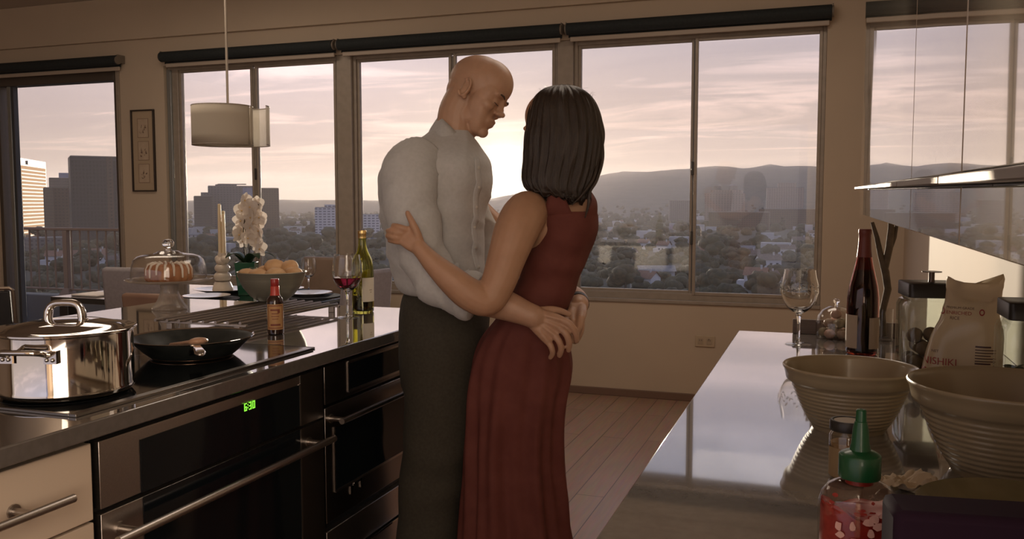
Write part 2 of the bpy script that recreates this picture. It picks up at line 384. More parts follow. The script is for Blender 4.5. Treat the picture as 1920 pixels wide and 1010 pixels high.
def facade(name, wall, glass, bw, rh, mort, rough=.5, metal=0., gr=.25):
    """storeys of windows: the pattern of a far building's face"""
    if name in MATS: return MATS[name]
    m = mat(name, wall, rough, metal, spec=.2); nt = m.node_tree; b = nt.nodes['Principled BSDF']
    tc = nt.nodes.new('ShaderNodeTexCoord'); sp = nt.nodes.new('ShaderNodeSeparateXYZ'); nt.links.new(tc.outputs['Object'], sp.inputs[0])
    ad = nt.nodes.new('ShaderNodeMath'); nt.links.new(sp.outputs[0], ad.inputs[0]); nt.links.new(sp.outputs[1], ad.inputs[1])
    cb = nt.nodes.new('ShaderNodeCombineXYZ'); nt.links.new(ad.outputs[0], cb.inputs[0]); nt.links.new(sp.outputs[2], cb.inputs[1])
    br = nt.nodes.new('ShaderNodeTexBrick'); br.offset = 0; br.inputs['Scale'].default_value = 1; br.inputs['Brick Width'].default_value = bw; br.inputs['Row Height'].default_value = rh
    br.inputs['Mortar Size'].default_value = mort; br.inputs['Mortar Smooth'].default_value = 0
    br.inputs['Color1'].default_value = (*glass, 1); br.inputs['Color2'].default_value = (*[c*1.25 for c in glass], 1); br.inputs['Mortar'].default_value = (*wall, 1)
    nt.links.new(cb.outputs[0], br.inputs['Vector']); nt.links.new(br.outputs['Color'], b.inputs['Base Color'])
    return m
DARKF = facade('dark_tower_face', (.036, .038, .046), (.018, .021, .027), 3.2, 3.9, .9)
DARKF2 = facade('slate_tower_face', (.05, .05, .06), (.026, .03, .038), 60, 3.9, 1.3)
BROWNF = facade('brown_tower_face', (.085, .058, .048), (.03, .027, .03), 4, 3.6, 1.1)
WHITEF = facade('white_block_face', (.55, .55, .58), (.12, .12, .15), 5.5, 3.4, .95)
GREYF = facade('grey_block_face', (.13, .125, .13), (.05, .05, .06), 4.5, 3.5, 1.0)
BLUEF = facade('blue_glass_face', (.20, .22, .30), (.15, .17, .25), 5, 3.6, .4)
GOLDF = mat('mirror_glass_face', (.50, .29, .13), .85, 1.0)
ROOFM = noisy('flat_roof', (.12, .11, .11), (.17, .16, .15), .1, .9)
def ground(x, y): return hgt(x, y)
def block(name, label, cat, u0, u1, vt, D, depth, face, rot=0., extras=(), group=None, base=None):
    """a far building whose front spans photo columns u0..u1 with its roof at row vt, standing D metres away"""
    a, b_ = at(u0, vt, D), at(u1, vt, D); c = (a+b_)/2; wd = (b_-a).length
    z0 = min(ground(c.x, c.y) if base is None else base, c.z-6) - 4
    az = math.atan2(-c.x, c.y)
    t = thing(name, label, cat, (c.x, c.y, z0), az + rot, group)
    q_ = Vector((-math.sin(az+rot), math.cos(az+rot)))*depth/2; HOUSES.append((c.x+q_.x, c.y+q_.y, math.hypot(wd, depth)/2+4))
    H = c.z - z0
    B(-wd/2, wd/2, 0, depth, 0, H).build('facade', face, t, smooth=0)
    B(-wd/2+.6, wd/2-.6, .6, depth-.6, H, H+.8).build('roof', ROOFM, t, smooth=0)
    for (n_, x0, x1, y0, y1, h0, h1, mt) in extras:
        B(x0*wd, x1*wd, y0*depth, y1*depth, H*h0 if h0 <= 1 else H+h0-1, H*h1 if h1 <= 1 else H+h1-1).build(n_, mt, t, smooth=0)
    return t, wd, H
# towers seen through the balcony door
p = at(62, 300, 1150)
gt = thing('office_tower', 'tall tower with a gold sunlit mirror face beyond the balcony railing', 'tower', (p.x, p.y, GZ-4), math.atan2(-.40, .27) + 0.0)
# local +Y is the mirror face's normal, turned half-way between the sun and the window
HOUSES.append((p.x, p.y, 75)); Hg = p.z - GZ + 4
B(-62, 62, -34, 0, 0, Hg).build('facade', BROWNF, gt, smooth=0)
B(-58, 58, 0, .6, 0, Hg-9).build('mirror_face', GOLDF, gt, smooth=0)
bm_ = M(); z = 6
for k in range(int((Hg-12)/4.6)): bm_.box(-58, 58, .6, .9, 4.6*k+3, 4.6*k+4.6)
bm_.build('floor_band', mat('floor_bands', (.20, .14, .11), .6), gt, smooth=0)
B(-30, 30, .0, 1.6, Hg-7, Hg-2).build('rooftop_panel', mat('rooftop_panel', (.6, .5, .42), .6, 1.0), gt, smooth=0)
block('office_tower', 'dark slab tower standing rightmost beyond the balcony railing', 'tower', 137, 246, 294, 900, 45, DARKF, R(4), [('pilaster', .06, .16, -.02, 0, 0, 1, BROWNF), ('parapet', -.5, .5, -.01, .02, .965, 1, DARKF2)])
block('office_tower', 'lower dark tower squeezed between the gold tower and the dark slab tower', 'tower', 94, 136, 334, 1300, 40, DARKF2, 0, [('penthouse', -.1, .5, .1, .9, 1, 9, BLUEF)])
block('office_tower', 'small brown tower half hidden in front of the lower dark tower', 'tower', 100, 128, 352, 1000, 30, BROWNF, R(20))
block('office_tower', 'dark tower behind the left door frame beyond the balcony', 'tower', -40, 22, 298, 1000, 45, DARKF2, R(5))
block('apartment_building', 'pale banded block low behind the left edge of the balcony door', 'building', -30, 19, 360, 700, 30, WHITEF, R(-12))
block('apartment_building', 'low pale terrace far below behind the balcony railing', 'building', 60, 130, 447, 800, 30, GREYF, R(10))
# blocks seen past the pendant lamp
block('office_tower', 'broad grey office block behind the candles with a blue glass bay', 'building', 392, 478, 349, 1350, 50, GREYF, 0,
      [('glass_bay', .22, .5, -.04, 0, 0, .97, BLUEF), ('roof_canopy', -.3, .3, .2, .8, 4, 5, ROOFM), ('penthouse', -.35, .1, .2, .8, 1, 4, GREYF)])
block('office_tower', 'stepped dark wing left of the broad grey office block', 'building', 364, 396, 368, 1300, 40, DARKF2, 0, [('upper_step', -.1, .5, .1, .9, 1, 7, GREYF)])
block('office_tower', 'plain brown tower beside the window mullion above the orchid', 'building', 484, 522, 353, 1400, 36, BROWNF)
block('apartment_building', 'white apartment block with balcony rows left of the wide window post', 'building', 591, 650, 389, 1150, 22, WHITEF, 0, [('rooftop_box', -.2, .2, .2, .8, 1, 5, WHITEF)])
block('apartment_building', 'white apartment block seen just left of the man in shirt', 'building', 680, 712, 402, 1180, 22, WHITEF, R(8))
# blocks on the slope right of the couple
MIDF = facade('sandstone_face', (.30, .23, .19), (.10, .08, .08), 6, 3.8, 1.2)
t, wd, H = block('institute_building', 'sandstone block with two rooftop drums on the hillside right of the window mullion', 'building', 1322, 1392, 362, 1900, 60, MIDF, R(-6), [('upper_floor', -.35, .45, .1, .9, 1, 8, MIDF)])
for k in (-.2, .22): M().lathe([(0, 0), (9, 0), (9, 9), (6, 12), (0, 13)], 16).move(k*wd, 25, H+7).build('rooftop_drum', ROOFM, t)
block('institute_building', 'long brown block below the two drums on the hillside', 'building', 1330, 1440, 398, 1500, 50, BROWNF, R(-4))
block('institute_building', 'square brown block on the hill nearest the right window edge', 'building', 1440, 1506, 352, 2300, 60, MIDF, R(3), [('penthouse', -.2, .3, .2, .8, 1, 14, MIDF)])
block('institute_building', 'wide low brown building at the right window edge under the hill', 'building', 1425, 1540, 392, 1600, 60, BROWNF, R(2))
block('apartment_building', 'pale block at the foot of the hill left of the window mullion', 'building', 1256, 1296, 376, 2000, 30, GREYF, R(6))

# ------------------------------------------------------------------ trees: clumpy crowns, copied
TR = [noisy('tree_leaves', (.026, .026, .012), (.062, .056, .026), .6, .9, bump=.6, bscale=2.0),
      noisy('tree_leaves_olive', (.040, .034, .015), (.090, .068, .030), .6, .9, bump=.6, bscale=2.0),
      noisy('tree_leaves_dark', (.016, .018, .010), (.040, .038, .019), .6, .9, bump=.6, bscale=2.0)]
BARK = mat('tree_bark', (.06, .045, .035), .9)
def tree_mesh(kind, seed):
    r_ = random.Random(seed); m = M()
    m.use(1); m.tube([(0, 0, -3), (.1, 0, 2.5), (.2, .1, 5.5)], [.5, .38, .22], 6); m.use(0)
    nb = 8 if kind < 2 else 6
    for k in range(nb):
        if kind == 2:
            a = r_.uniform(0, 2*PI); rz = 2.6 - .3*k; c = (r_.uniform(-.7, .7), r_.uniform(-.7, .7), 2.5 + 1.55*k); rr_ = 2.5 - .28*k
        else:
            a = 2*PI*k/nb + r_.uniform(-.4, .4); q = r_.uniform(1.6, 3.4) if k else 0; c = (q*math.cos(a), q*math.sin(a), 4.6 + r_.uniform(-1.2, 2.2) + (1.6 if k == 0 else 0)); rr_ = r_.uniform(1.9, 2.9)
        off = Vector((seed, k*3.1, 0))
        m.ell(c, rr_*1.05, rr_*1.05, rr_*.82, 12, 8, wob=lambda v: .30*mnoise.noise(v*2.3 + off) + .14*mnoise.noise(v*6 + off))
    return m
protos = []
for k in range(6):
    kind = (0, 1, 0, 2, 1, 0)[k]
    o = tree_mesh(kind, 11+k).build('tree', [TR[(0, 1, 0, 2, 1, 2)[k]], BARK], smooth=180)
    protos.append((o, kind))
LBL = ('dark bushy tree among the houses in the valley below the windows', 'olive tinted bushy tree among the houses in the valley below the windows', 'tall narrow dark tree among the houses in the valley below the windows', )
GRP = ('dark bushy valley trees', 'olive bushy valley trees', 'narrow valley trees')
def lbl_i(k): return (0, 1, 0, 2, 1, 0)[k]
tr = random.Random(3); used = [False]*6
def free_spot(x, y, r): return all((x-a)**2 + (y-b)**2 > (r+c)**2 for a, b, c in HOUSES)
# houses first, so that the trees keep clear of them
ROOFS = [noisy('roof_shingle_brown', (.10, .075, .065), (.15, .11, .09), 1, .9), noisy('roof_shingle_grey', (.13, .13, .14), (.19, .19, .20), 1, .9), noisy('roof_tile_clay', (.17, .09, .06), (.22, .12, .08), 1, .9)]
HW = mat('house_stucco', (.62, .60, .60), .85); HW2 = mat('house_stucco_grey', (.42, .41, .42), .85); HG = mat('house_glass', (.03, .035, .045), .15)
def house(kind):
    t = thing('house', 'h', 'house')
    w_, d_, h_ = ((13, 9, 5.2), (16, 8, 3.4), (10, 9, 6.2))[kind]
    M().prism([(-w_/2, -d_/2), (w_/2, -d_/2), (w_/2, d_/2), (-w_/2, d_/2)], -3, h_).build('wall', HW if kind != 1 else HW2, t, smooth=0)
    r = M(); o = .7; rh = (3.2, 2.4, 3.6)[kind]
    for s_ in (1, -1):
        pass
    r.loft([[(x, -d_/2-o, h_-.1), (x, 0, h_+rh), (x, d_/2+o, h_-.1), (x, 0, h_+rh-.5)] for x in (-w_/2-o, w_/2+o)])
    gb = M(); gb.loft([[(x, -d_/2+.05, h_-.05), (x, 0, h_+rh-.4), (x, d_/2-.05, h_-.05)] for x in (-w_/2+.02, w_/2-.02)]); gb.build('gable', HW if kind != 1 else HW2, t, smooth=0)
    r.build('roof', ROOFS[kind], t, smooth=0)
    for k in range(3):
        B(-w_/2 + w_*(k+.55)/3.4, -w_/2 + w_*(k+.55)/3.4 + 1.5, -d_/2-.06, -d_/2+.1, h_*.35, h_*.35+1.4).build('window', HG, t, smooth=0)
    if kind != 1:
        B(w_*.2, w_*.2+.9, -1.2, -.3, h_, h_+rh+1.2).build('chimney', HW2, t, smooth=0)
        B(-w_*.5-4, -w_*.5, -d_*.3, d_*.35, -3, h_*.55).build('side_wing', HW, t, smooth=0)
    return t
hp = [house(k) for k in range(3)]; hused = [False]*3
HL = ('white gabled house with a brown roof among the valley trees', 'long low grey house with a grey roof among the valley trees', 'tall white house with a clay tile roof among the valley trees')
def put_house(k, u, v, rz, s=1.0, label=None):
    # meets the ground where the line of sight through (u, v) comes down
    d0 = at(u, v, 1.0) - EYE; tt = None; q = 150.0
    while q < 3200:
        P = EYE + d0*q
        if P.z <= hgt(P.x, P.y): tt = q; break
        q += 6
    if tt is None: return
    P = EYE + d0*tt
    if not free_spot(P.x, P.y, 13): return
    HOUSES.append((P.x, P.y, 8*s))
    o = hp[k] if not hused[k] else copy_tree(hp[k]); hused[k] = True
    o.location = (P.x, P.y, hgt(P.x, P.y)+.2); o.rotation_euler = (0, 0, rz + math.atan2(-P.x, P.y)); o.scale = (s, s, s)
    o['label'] = label or HL[k]; o['group'] = ('white gabled valley houses', 'low grey valley houses', 'tall white valley houses')[k] if not label else 'named valley houses'
    if label: del o['group']
put_house(0, 1440, 503, .35, 1.15, 'large white gabled house near the right edge of the right window')
put_house(2, 1418, 540, -.2, 1.1, 'tall white house low in the right window with a square wing')
put_house(0, 1466, 548, 1.2, .9, 'small white gabled house at the bottom edge of the right window')
put_house(1, 1398, 472, .1, 1.0, 'low grey house above the big white gabled house')
put_house(0, 1500, 462, .2, 1.2, 'wide white house touching the right frame of the right window')
put_house(1, 1230, 522, .15, 1.3, 'long low house at the bottom of the pane right of the woman')
for k in range(70):
    zone = tr.random()
    if zone < .45: u, v = tr.uniform(1100, 1530), 398 + 150*tr.random()**1.6
    elif zone < .85: u, v = tr.uniform(345, 730), 400 + 70*tr.random()**1.3
    else: u, v = tr.uniform(40, 240), tr.uniform(430, 500)
    put_house(tr.choice((0, 0, 1, 2)), u, v, tr.uniform(-.8, .8), tr.uniform(.8, 1.15))
n = 0; tries = 0
while n < 290 and tries < 4000:
    tries += 1
    a = R(-16 + 72*tr.random()); d = 260 + 1350*tr.random()**1.25
    x, y = -math.sin(a)*d, math.cos(a)*d
    s = tr.uniform(.95, 1.75)*(1 + .25*(d > 700))
    if not free_spot(x, y, 3.2*s): continue
    k = tr.randrange(6)
    o = protos[k][0] if not used[k] else protos[k][0].copy()
    if used[k]: COL.objects.link(o)
    used[k] = True
    o.location = (x, y, hgt(x, y) - .5); o.rotation_euler = (0, 0, tr.uniform(0, 6.28)); o.scale = (s*1.15, s*1.15, s*tr.uniform(.85, 1.15))
    TREES.append((x, y, 3.4*s))
    tag(o, LBL[lbl_i(k)], 'tree', GRP[lbl_i(k)]); n += 1
# everything smaller and farther: one mass of trees, one of roofs
m = M()
for k in range(2600):
    a = R(-20 + 84*tr.random()); d = 700 + 2900*tr.random()**.8
    x, y = -math.sin(a)*d, math.cos(a)*d
    if not free_spot(x, y, 7): continue
    s = tr.uniform(4.5, 10)
    if any((x-a_)**2 + (y-b_)**2 < (s+c_)**2 for a_, b_, c_ in TREES): continue
    z = hgt(x, y)
    off = Vector((k*.37, 0, 0))
    m.ell((x, y, z + s*.55), s, s, s*.8, 7, 5, wob=lambda q: .3*mnoise.noise(q*1.8 + off))
for k in range(1500):
    a = R(-18 + 78*tr.random()); d = 270 + 800*tr.random()
    x, y = -math.sin(a)*d, math.cos(a)*d
    if not free_spot(x, y, 6): continue
    s = tr.uniform(2.6, 5.2)
    if any((x-a_)**2 + (y-b_)**2 < (s*1.3+c_)**2 for a_, b_, c_ in TREES): continue
    z = hgt(x, y); off = Vector((k*.53, 1, 0))
    for j in range(3): m.ell((x + s*.8*math.cos(j*2.1+k), y + s*.8*math.sin(j*2.1+k), z + s*(.55+.2*j)), s*.8, s*.8, s*.7, 8, 6, wob=lambda q: .3*mnoise.noise(q*2.2 + off + Vector((0, 0, j))))
tag(m.build('distant_trees', TR[0], smooth=180), 'dark mass of distant trees carpeting the valley to the foot of the hills', 'trees', kind='stuff')
m = M()
for k in range(300):
    a = R(-18 + 78*tr.random()); d = 850 + 2300*tr.random()
    x, y = -math.sin(a)*d, math.cos(a)*d; z = hgt(x, y); w_ = tr.uniform(5, 13); h_ = tr.uniform(6, 11)
    if not free_spot(x, y, 12): continue
    m.box(x-w_, x+w_, y-5, y+5, z-3, z+h_)
tag(m.build('distant_houses', HW2, smooth=0), 'scatter of distant pale houses across the valley', 'houses', kind='stuff')

# ------------------------------------------------------------------ balcony
CONC = noisy('balcony_concrete', (.075, .085, .105), (.095, .105, .125), 3, .85)
IRON = mat('railing_paint', (.16, .12, .10), .6)
struct('balcony_floor', B(-9.6, -4.9, YW+T+.02, 7.5, -.12, -.02), noisy('balcony_slab', (.025, .032, .045), (.035, .042, .055), 3, .7))
t = thing('balcony_railing', 'brown metal balcony railing with upright bars on a grey curb outside the door', 'railing', (-7.6, 7.3, 0))
B(-2.0, 1.3, -.09, .09, -.02, .335).build('curb', CONC, t, bevel=.01)
B(-2.0, 1.31, -.025, .025, 1.03, 1.06).build('top_rail', IRON, t, bevel=.006)
B(-2.0, 1.31, -.015, .015, .385, .405).build('bottom_rail', IRON, t, bevel=.004)
for px_ in (-1.45, -.085, 1.28):
    q = M().box(px_-.028, px_+.028, -.028, .028, .335, 1.03); q.build('post', IRON, t, bevel=.004)
    M().loft([[(px_-.075, -.06, .335), (px_+.075, -.06, .335), (px_+.075, .06, .335), (px_-.075, .06, .335)], [(px_-.032, -.03, .41), (px_+.032, -.03, .41), (px_+.032, .03, .41), (px_-.032, .03, .41)]]).build('post_foot', IRON, t, smooth=0)
x = -1.9
while x < 1.3:
    if all(abs(x-q) > .05 for q in (-1.45, -.085, 1.28)): B(x-.007, x+.007, -.007, .007, .405, 1.03).build('baluster', IRON, t, smooth=0)
    x += .118
# ------------------------------------------------------------------ kitchen island
ZT = .92                       # worktop height
QUARTZ = noisy('grey_quartz', (.105, .092, .082), (.12, .105, .095), 60, .06, bump=0, coat=1.0, coatr=.03, ior=1.6)
STEEL = noisy('brushed_steel', (.42, .38, .35), (.46, .42, .385), 6, .30, metal=1.0, stretch=(1, 60, 60), rough2=.36)
CHROME = mat('polished_steel', (.62, .58, .54), .06, 1.0)
DSTEEL = mat('dark_steel', (.24, .22, .205), .28, 1.0)
BLACKG = mat('black_oven_glass', (.006, .008, .010), .08, 0, spec=.35)
BLACKP = mat('black_recess', (.012, .013, .014), .5)
CREAM = mat('cream_lacquer', (.62, .50, .39), .32)
GREENLED = mat('green_display', (.05, .2, .01), .5, emit=1.0, emitc=(.30, .95, .06))
def wb(m, t): return m.move(*(-t.location))          # world coordinates -> the thing's own
t = thing('island_worktop', 'long dark grey polished stone worktop of the island under the stock pot', 'worktop', (-1.9, 1.6, .885))
wb(B(-2.55, -1.265, .25, 3.02, .885, ZT), t).build('slab', QUARTZ, t, bevel=.003)
FX = -1.287
def cabbody(name, label, cat, y0, y1, group=None):
    t = thing(name, label, cat, (-1.9, (y0+y1)/2, 0), 0, group)
    wb(B(-2.45, FX-.022, y0, y1, .10, .884), t).build('carcass', BLACKP, t, smooth=0)
    wb(B(-2.40, FX-.08, y0+.002, y1-.002, 0, .10), t).build('plinth', BLACKP, t, smooth=0)
    return t
def bar_handle(t, y0, y1, z, x=FX+.042, r=.0085, off=.03, m=STEEL, name='handle'):
    h = M(); h.tube([(x, y0, z), (x, y1, z)], r, 14)
    for y in (y0+off, y1-off): h.tube([(FX-.002, y, z), (x, y, z)], r*.85, 12); h.tube([(FX-.001, y, z), (FX+.004, y, z)], r*1.5, 14)
    return wb(h, t).build(name, m, t)
# drawer unit, near left
t = cabbody('drawer_cabinet', 'cream drawer cabinet with a steel bar handle left of the oven', 'cabinet', .42, 1.268)
for z0, z1 in ((.725, .872), (.42, .720), (.11, .415)):
    d = wb(B(FX-.021, FX, .425, 1.262, z0, z1), t).build('drawer', CREAM, t, bevel=.002)
    h = M(); zz = (z0+z1)/2 + .0; h.tube([(FX+.042, .55, zz), (FX+.042, 1.178, zz)], .0078, 14)
    for y in (.66, 1.09): h.tube([(FX-.002, y, zz), (FX+.042, y, zz)], .007, 12); h.tube([(FX-.001, y, zz), (FX+.004, y, zz)], .013, 14)
    o = wb(h, t).build('handle', STEEL, d)
# built-in oven
t = cabbody('wall_oven', 'wide built-in oven with black glass, steel bar handle and green clock', 'oven', 1.276, 2.068)
c = wb(B(FX-.021, FX, 1.280, 2.066, .738, .870), t).build('control_panel', STEEL, t, bevel=.0015)
wb(B(FX-.001, FX+.002, 1.385, 1.952, .738, .847), t).build('control_glass', BLACKG, c, smooth=0)
wb(B(FX-.0005, FX+.0025, 1.952, 1.958, .738, .849), t).build('edge_strip', STEEL, c, smooth=0)
wb(B(FX-.001, FX+.0015, 1.958, 2.066, .736, .871), t).build('end_panel', DSTEEL, c, smooth=0)
# clock digits 6:30 cut from seven-segment strokes
def seg7(m, y, z, w, h, s, ch):
    on = {'6': 'afgedc', '3': 'abgcd', '0': 'abcdef'}[ch]
    P = {'a': (0, h-s, w, h), 'd': (0, 0, w, s), 'g': (0, h/2-s/2, w, h/2+s/2), 'f': (0, h/2, s, h), 'e': (0, 0, s, h/2), 'b': (w-s, h/2, w, h), 'c': (w-s, 0, w, h/2)}
    for k in on:
        a, b_, c_, d_ = P[k]; m.box(FX+.002, FX+.0032, y+a, y+c_, z+b_, z+d_)
m = M(); w7, h7, s7 = .0095, .0185, .0024
seg7(m, 1.720, .829, w7, h7, s7, '6'); seg7(m, 1.7375, .829, w7, h7, s7, '3'); seg7(m, 1.7515, .829, w7, h7, s7, '0')
for dz in (.005, .012): m.box(FX+.002, FX+.0032, 1.7325, 1.7348, .829+dz, .829+dz+.0024)
wb(m, t).build('clock_digits', GREENLED, c, smooth=0)
d = wb(B(FX-.021, FX, 1.280, 2.066, .16, .728), t).build('oven_door', STEEL, t, bevel=.0015)
wb(B(FX-.001, FX+.002, 1.389, 1.952, .16, .7275), t).build('door_glass', BLACKG, d, smooth=0)
wb(B(FX-.0005, FX+.0025, 1.952, 1.958, .16, .7275), t).build('edge_strip', STEEL, d, smooth=0)
wb(B(FX-.001, FX+.0015, 1.958, 2.066, .16, .7285), t).build('end_panel', DSTEEL, d, smooth=0)
o = bar_handle(t, 1.272, 2.047, .685, FX+.047, .0095, .055); o.parent = d
# microwave drawer with a small window
t = cabbody('microwave', 'built-in steel microwave with a black window right of the wide oven', 'microwave', 2.074, 2.70)
c = wb(B(FX-.021, FX, 2.078, 2.696, .765, .872), t).build('control_panel', DSTEEL, t, bevel=.0015)
wb(B(FX-.001, FX+.0015, 2.207, 2.66, .783, .860), t).build('control_glass', BLACKG, c, smooth=0)
q = M()
for a, b_, c_, d_ in ((2.200, 2.205, .778, .865), (2.205, 2.66, .860, .867), (2.205, 2.66, .776, .783)): q.box(FX-.001, FX+.003, a, b_, c_, d_)
wb(q, t).build('window_frame', STEEL, c, smooth=0)
d = wb(B(FX-.021, FX, 2.078, 2.696, .43, .756), t).build('microwave_door', DSTEEL, t, bevel=.0015)
wb(B(FX-.001, FX+.0015, 2.125, 2.66, .512, .690), t).build('door_glass', BLACKG, d, smooth=0)
q = M()
for a, b_, c_, d_ in ((2.119, 2.125, .508, .694), (2.125, 2.66, .505, .512)): q.box(FX-.001, FX+.003, a, b_, c_, d_)
wb(q, t).build('window_frame', STEEL, d, smooth=0)
q = M(); y0, y1, z0, z1 = 2.206, 2.272, .474, .504          # square badge: a bright corner bracket round a dark square
q.box(FX, FX+.003, y0, y0+.016, z0, z1-.006); q.box(FX, FX+.003, y0+.022, y1, z1-.006, z1); q.box(FX, FX+.003, y1-.008, y1, z0+.004, z1)
wb(q, t).build('badge', CHROME, d, smooth=0)
o = bar_handle(t, 2.087, 2.66, .722, FX+.047, .0085, .02); o.parent = d
q = wb(B(FX-.021, FX, 2.078, 2.696, .31, .405), t).build('drawer', STEEL, t, bevel=.0015)
q2 = wb(B(FX-.021, FX, 2.078, 2.696, .11, .303), t).build('drawer', STEEL, t, bevel=.0015)
wb(B(FX, FX+.006, 2.30, 2.66, .300, .3055), t).build('pull_edge', CHROME, q2, smooth=0)
wb(B(-2.45, FX, 2.70, 2.96, .10, .884), t).build('end_filler', DSTEEL, t, smooth=0)

# cooktop let into the worktop
t = thing('cooktop', 'black glass cooktop with a thin steel edge under the pot and pan', 'cooktop', (-1.58, 1.66, ZT))
B(-.26, .262, -.400, .42, .0, .004).build('glass_plate', mat('cooktop_glass', (.008, .009, .010), .07, 0, coat=.3), t, bevel=.001)
q = M(); q.box(.250, .268, -.407, .405, .0, .0065); q.box(-.26, .250, -.407, -.400, .0, .0055); q.box(-.26, .262, .42, .4225, 0, .005)
q.build('edge_trim', DSTEEL, t, bevel=.001)
q = M()
for (x, y, r) in ((.035, .195, .10), (.08, -.255, .125), (-.17, .2, .08)):
    n = 48
    q._add([(x + rr*math.cos(2*PI*k/n), y + rr*math.sin(2*PI*k/n), .0043) for rr in (r-.0012, r) for k in range(n)], [(k, (k+1) % n, n+(k+1) % n, n+k) for k in range(n)])
q.build('burner_ring', mat('burner_print', (.10, .10, .10), .3), t, smooth=0)

# stock pot with lid
px_, py_ = -1.497, 1.412; z0 = ZT + .005
t = thing('stock_pot', 'shiny steel stock pot with two side handles on the left of the cooktop', 'pot', (px_, py_, z0), R(19.6))
Rp = .132
q = M(); q.lathe([(0, .002), (Rp-.016, 0), (Rp-.006, .004), (Rp, .013), (Rp, .017), (Rp-.0015, .020), (Rp-.0015, .128), (Rp+.003, .131), (Rp+.003, .133), (Rp-.004, .132), (Rp-.005, .02), (Rp-.012, .008), (0, .008)], 72)
q.build('pot_body', CHROME, t, smooth=30)
def side_handle(q, ang):
    m_ = Matrix.Rotation(ang, 4, 'Z'); h = M(); r0 = Rp - .003
    h.tube([(-.040, -r0, .098), (-.043, -r0-.012, .101), (-.043, -r0-.034, .108), (-.036, -r0-.042, .110), (.036, -r0-.042, .110), (.043, -r0-.034, .108), (.043, -r0-.012, .101), (.040, -r0, .098)], .0056, 10)
    for sx in (-1, 1):
        h.box(sx*.045-.013, sx*.045+.013, -r0-.0035, -r0+.012, .082, .108)
        for dx in (-.006, .006): h.ell((sx*.045+dx, -r0-.005, .090), .004, .003, .004, 8, 6)
    for v in h.v: q.v.append(m_ @ v)
    o = len(q.v) - len(h.v); q.f += [tuple(i+o for i in f) for f in h.f]; q.mi += [0]*len(h.f)
for a in (R(-4), R(176)):
    q = M(); side_handle(q, a); q.build('handle', CHROME, t, smooth=50)
lid = thing('pot_lid', 'domed steel lid with an arched loop handle resting on the stock pot', 'lid', (px_, py_, z0+.133), R(19.6))
q = M(); q.lathe([(0, .022), (.03, .0215), (.07, .017), (.105, .009), (Rp-.012, .003), (Rp+.002, .0035), (Rp+.006, .002), (Rp+.006, .0), (Rp-.004, -.0005), (Rp-.012, .0005), (.10, .006), (.05, .016), (0, .019)], 72)
q.build('lid_plate', CHROME, lid, smooth=35)
q = M(); pts = []
for k in range(17):
    a = PI*k/16; cx = -math.cos(a); sz = math.sin(a)
    pts.append((.036*math.copysign(abs(cx)**.55, cx), 0, .012 + .043*sz**.6))
q.tube(pts, [.0085]*3 + [.0075]*11 + [.0085]*3, 10, flat=1.25, upv=(0, 1, 0))
for sx in (-1, 1):
    q.ell((sx*.038, 0, .017), .013, .010, .006, 12, 8)
q.build('lid_handle', CHROME, lid, smooth=50)

# frying pan
px_, py_ = -1.545, 1.858
NONST = noisy('nonstick_coating', (.016, .019, .018), (.028, .031, .029), 40, .28, rough2=.45)
t = thing('frying_pan', 'black non-stick frying pan with a bright rim on the right of the cooktop', 'frying pan', (px_, py_, ZT+.005), 0)
q = M(); q.lathe([(0, .004), (.09, .004), (.102, .008), (.120, .022), (.142, .043), (.152, .0495), (.1545, .051), (.1535, .0485), (.143, .040), (.121, .018), (.104, .004), (.096, 0), (0, 0)], 72)
q.build('pan_body', NONST, t, smooth=35)
q = M(); q.lathe([(.1515, .0495), (.1555, .0525), (.1565, .0515), (.1548, .0485)], 72); q.f.append(None); q.f.pop(); q.build('pan_rim', CHROME, t, smooth=60)
q = M(); q.lathe([(.0965, .0002), (.1005, .0015), (.1048, .0048), (.1035, .0068), (.1030, .003)], 64); q.build('base_band', mat('copper_band', (.45, .27, .18), .3, 1.0), t, smooth=60)
# its handle points to the cook, so it is seen end on
h = M(); a = math.atan2(-1.858, 1.545) + R(3)
dirx, diry = math.cos(a), math.sin(a); nx, ny = -diry, dirx
def hp_(r, s, z): return (dirx*r + nx*s, diry*r + ny*s, z)
h.loft([[hp_(.128, -.016, .020), hp_(.128, .016, .020), hp_(.120, .016, .038), hp_(.120, -.016, .038)], [hp_(.150, -.014, .036), hp_(.150, .014, .036), hp_(.147, .013, .048), hp_(.147, -.013, .048)],
        [hp_(.21, -.010, .050), hp_(.21, .010, .050), hp_(.21, .009, .058), hp_(.21, -.009, .058)], [hp_(.315, -.013, .052), hp_(.315, .013, .052), hp_(.315, .012, .061), hp_(.315, -.012, .061)], [hp_(.335, -.006, .051), hp_(.335, .006, .051), hp_(.335, .005, .058), hp_(.335, -.005, .058)]])
h.build('handle', CHROME, t, bevel=.003)
q = M(); rr2 = random.Random(4)
for k in range(60):
    a2 = rr2.uniform(0, 2*PI); r2 = .088*math.sqrt(rr2.random()); s = rr2.uniform(.004, .009)
    q.ell((r2*math.cos(a2), r2*math.sin(a2), .004 + s*.5), s*1.3, s, s*.6, 7, 5, wob=lambda v: .3*mnoise.noise(v*2 + Vector((k, 0, 0))))
tag(q.build('pan_fry', noisy('browned_bits', (.030, .016, .010), (.075, .038, .02), 90, .5), smooth=60, loc=(px_, py_, ZT+.0052)), 'dark browned bits frying in the black pan', 'food', kind='stuff')
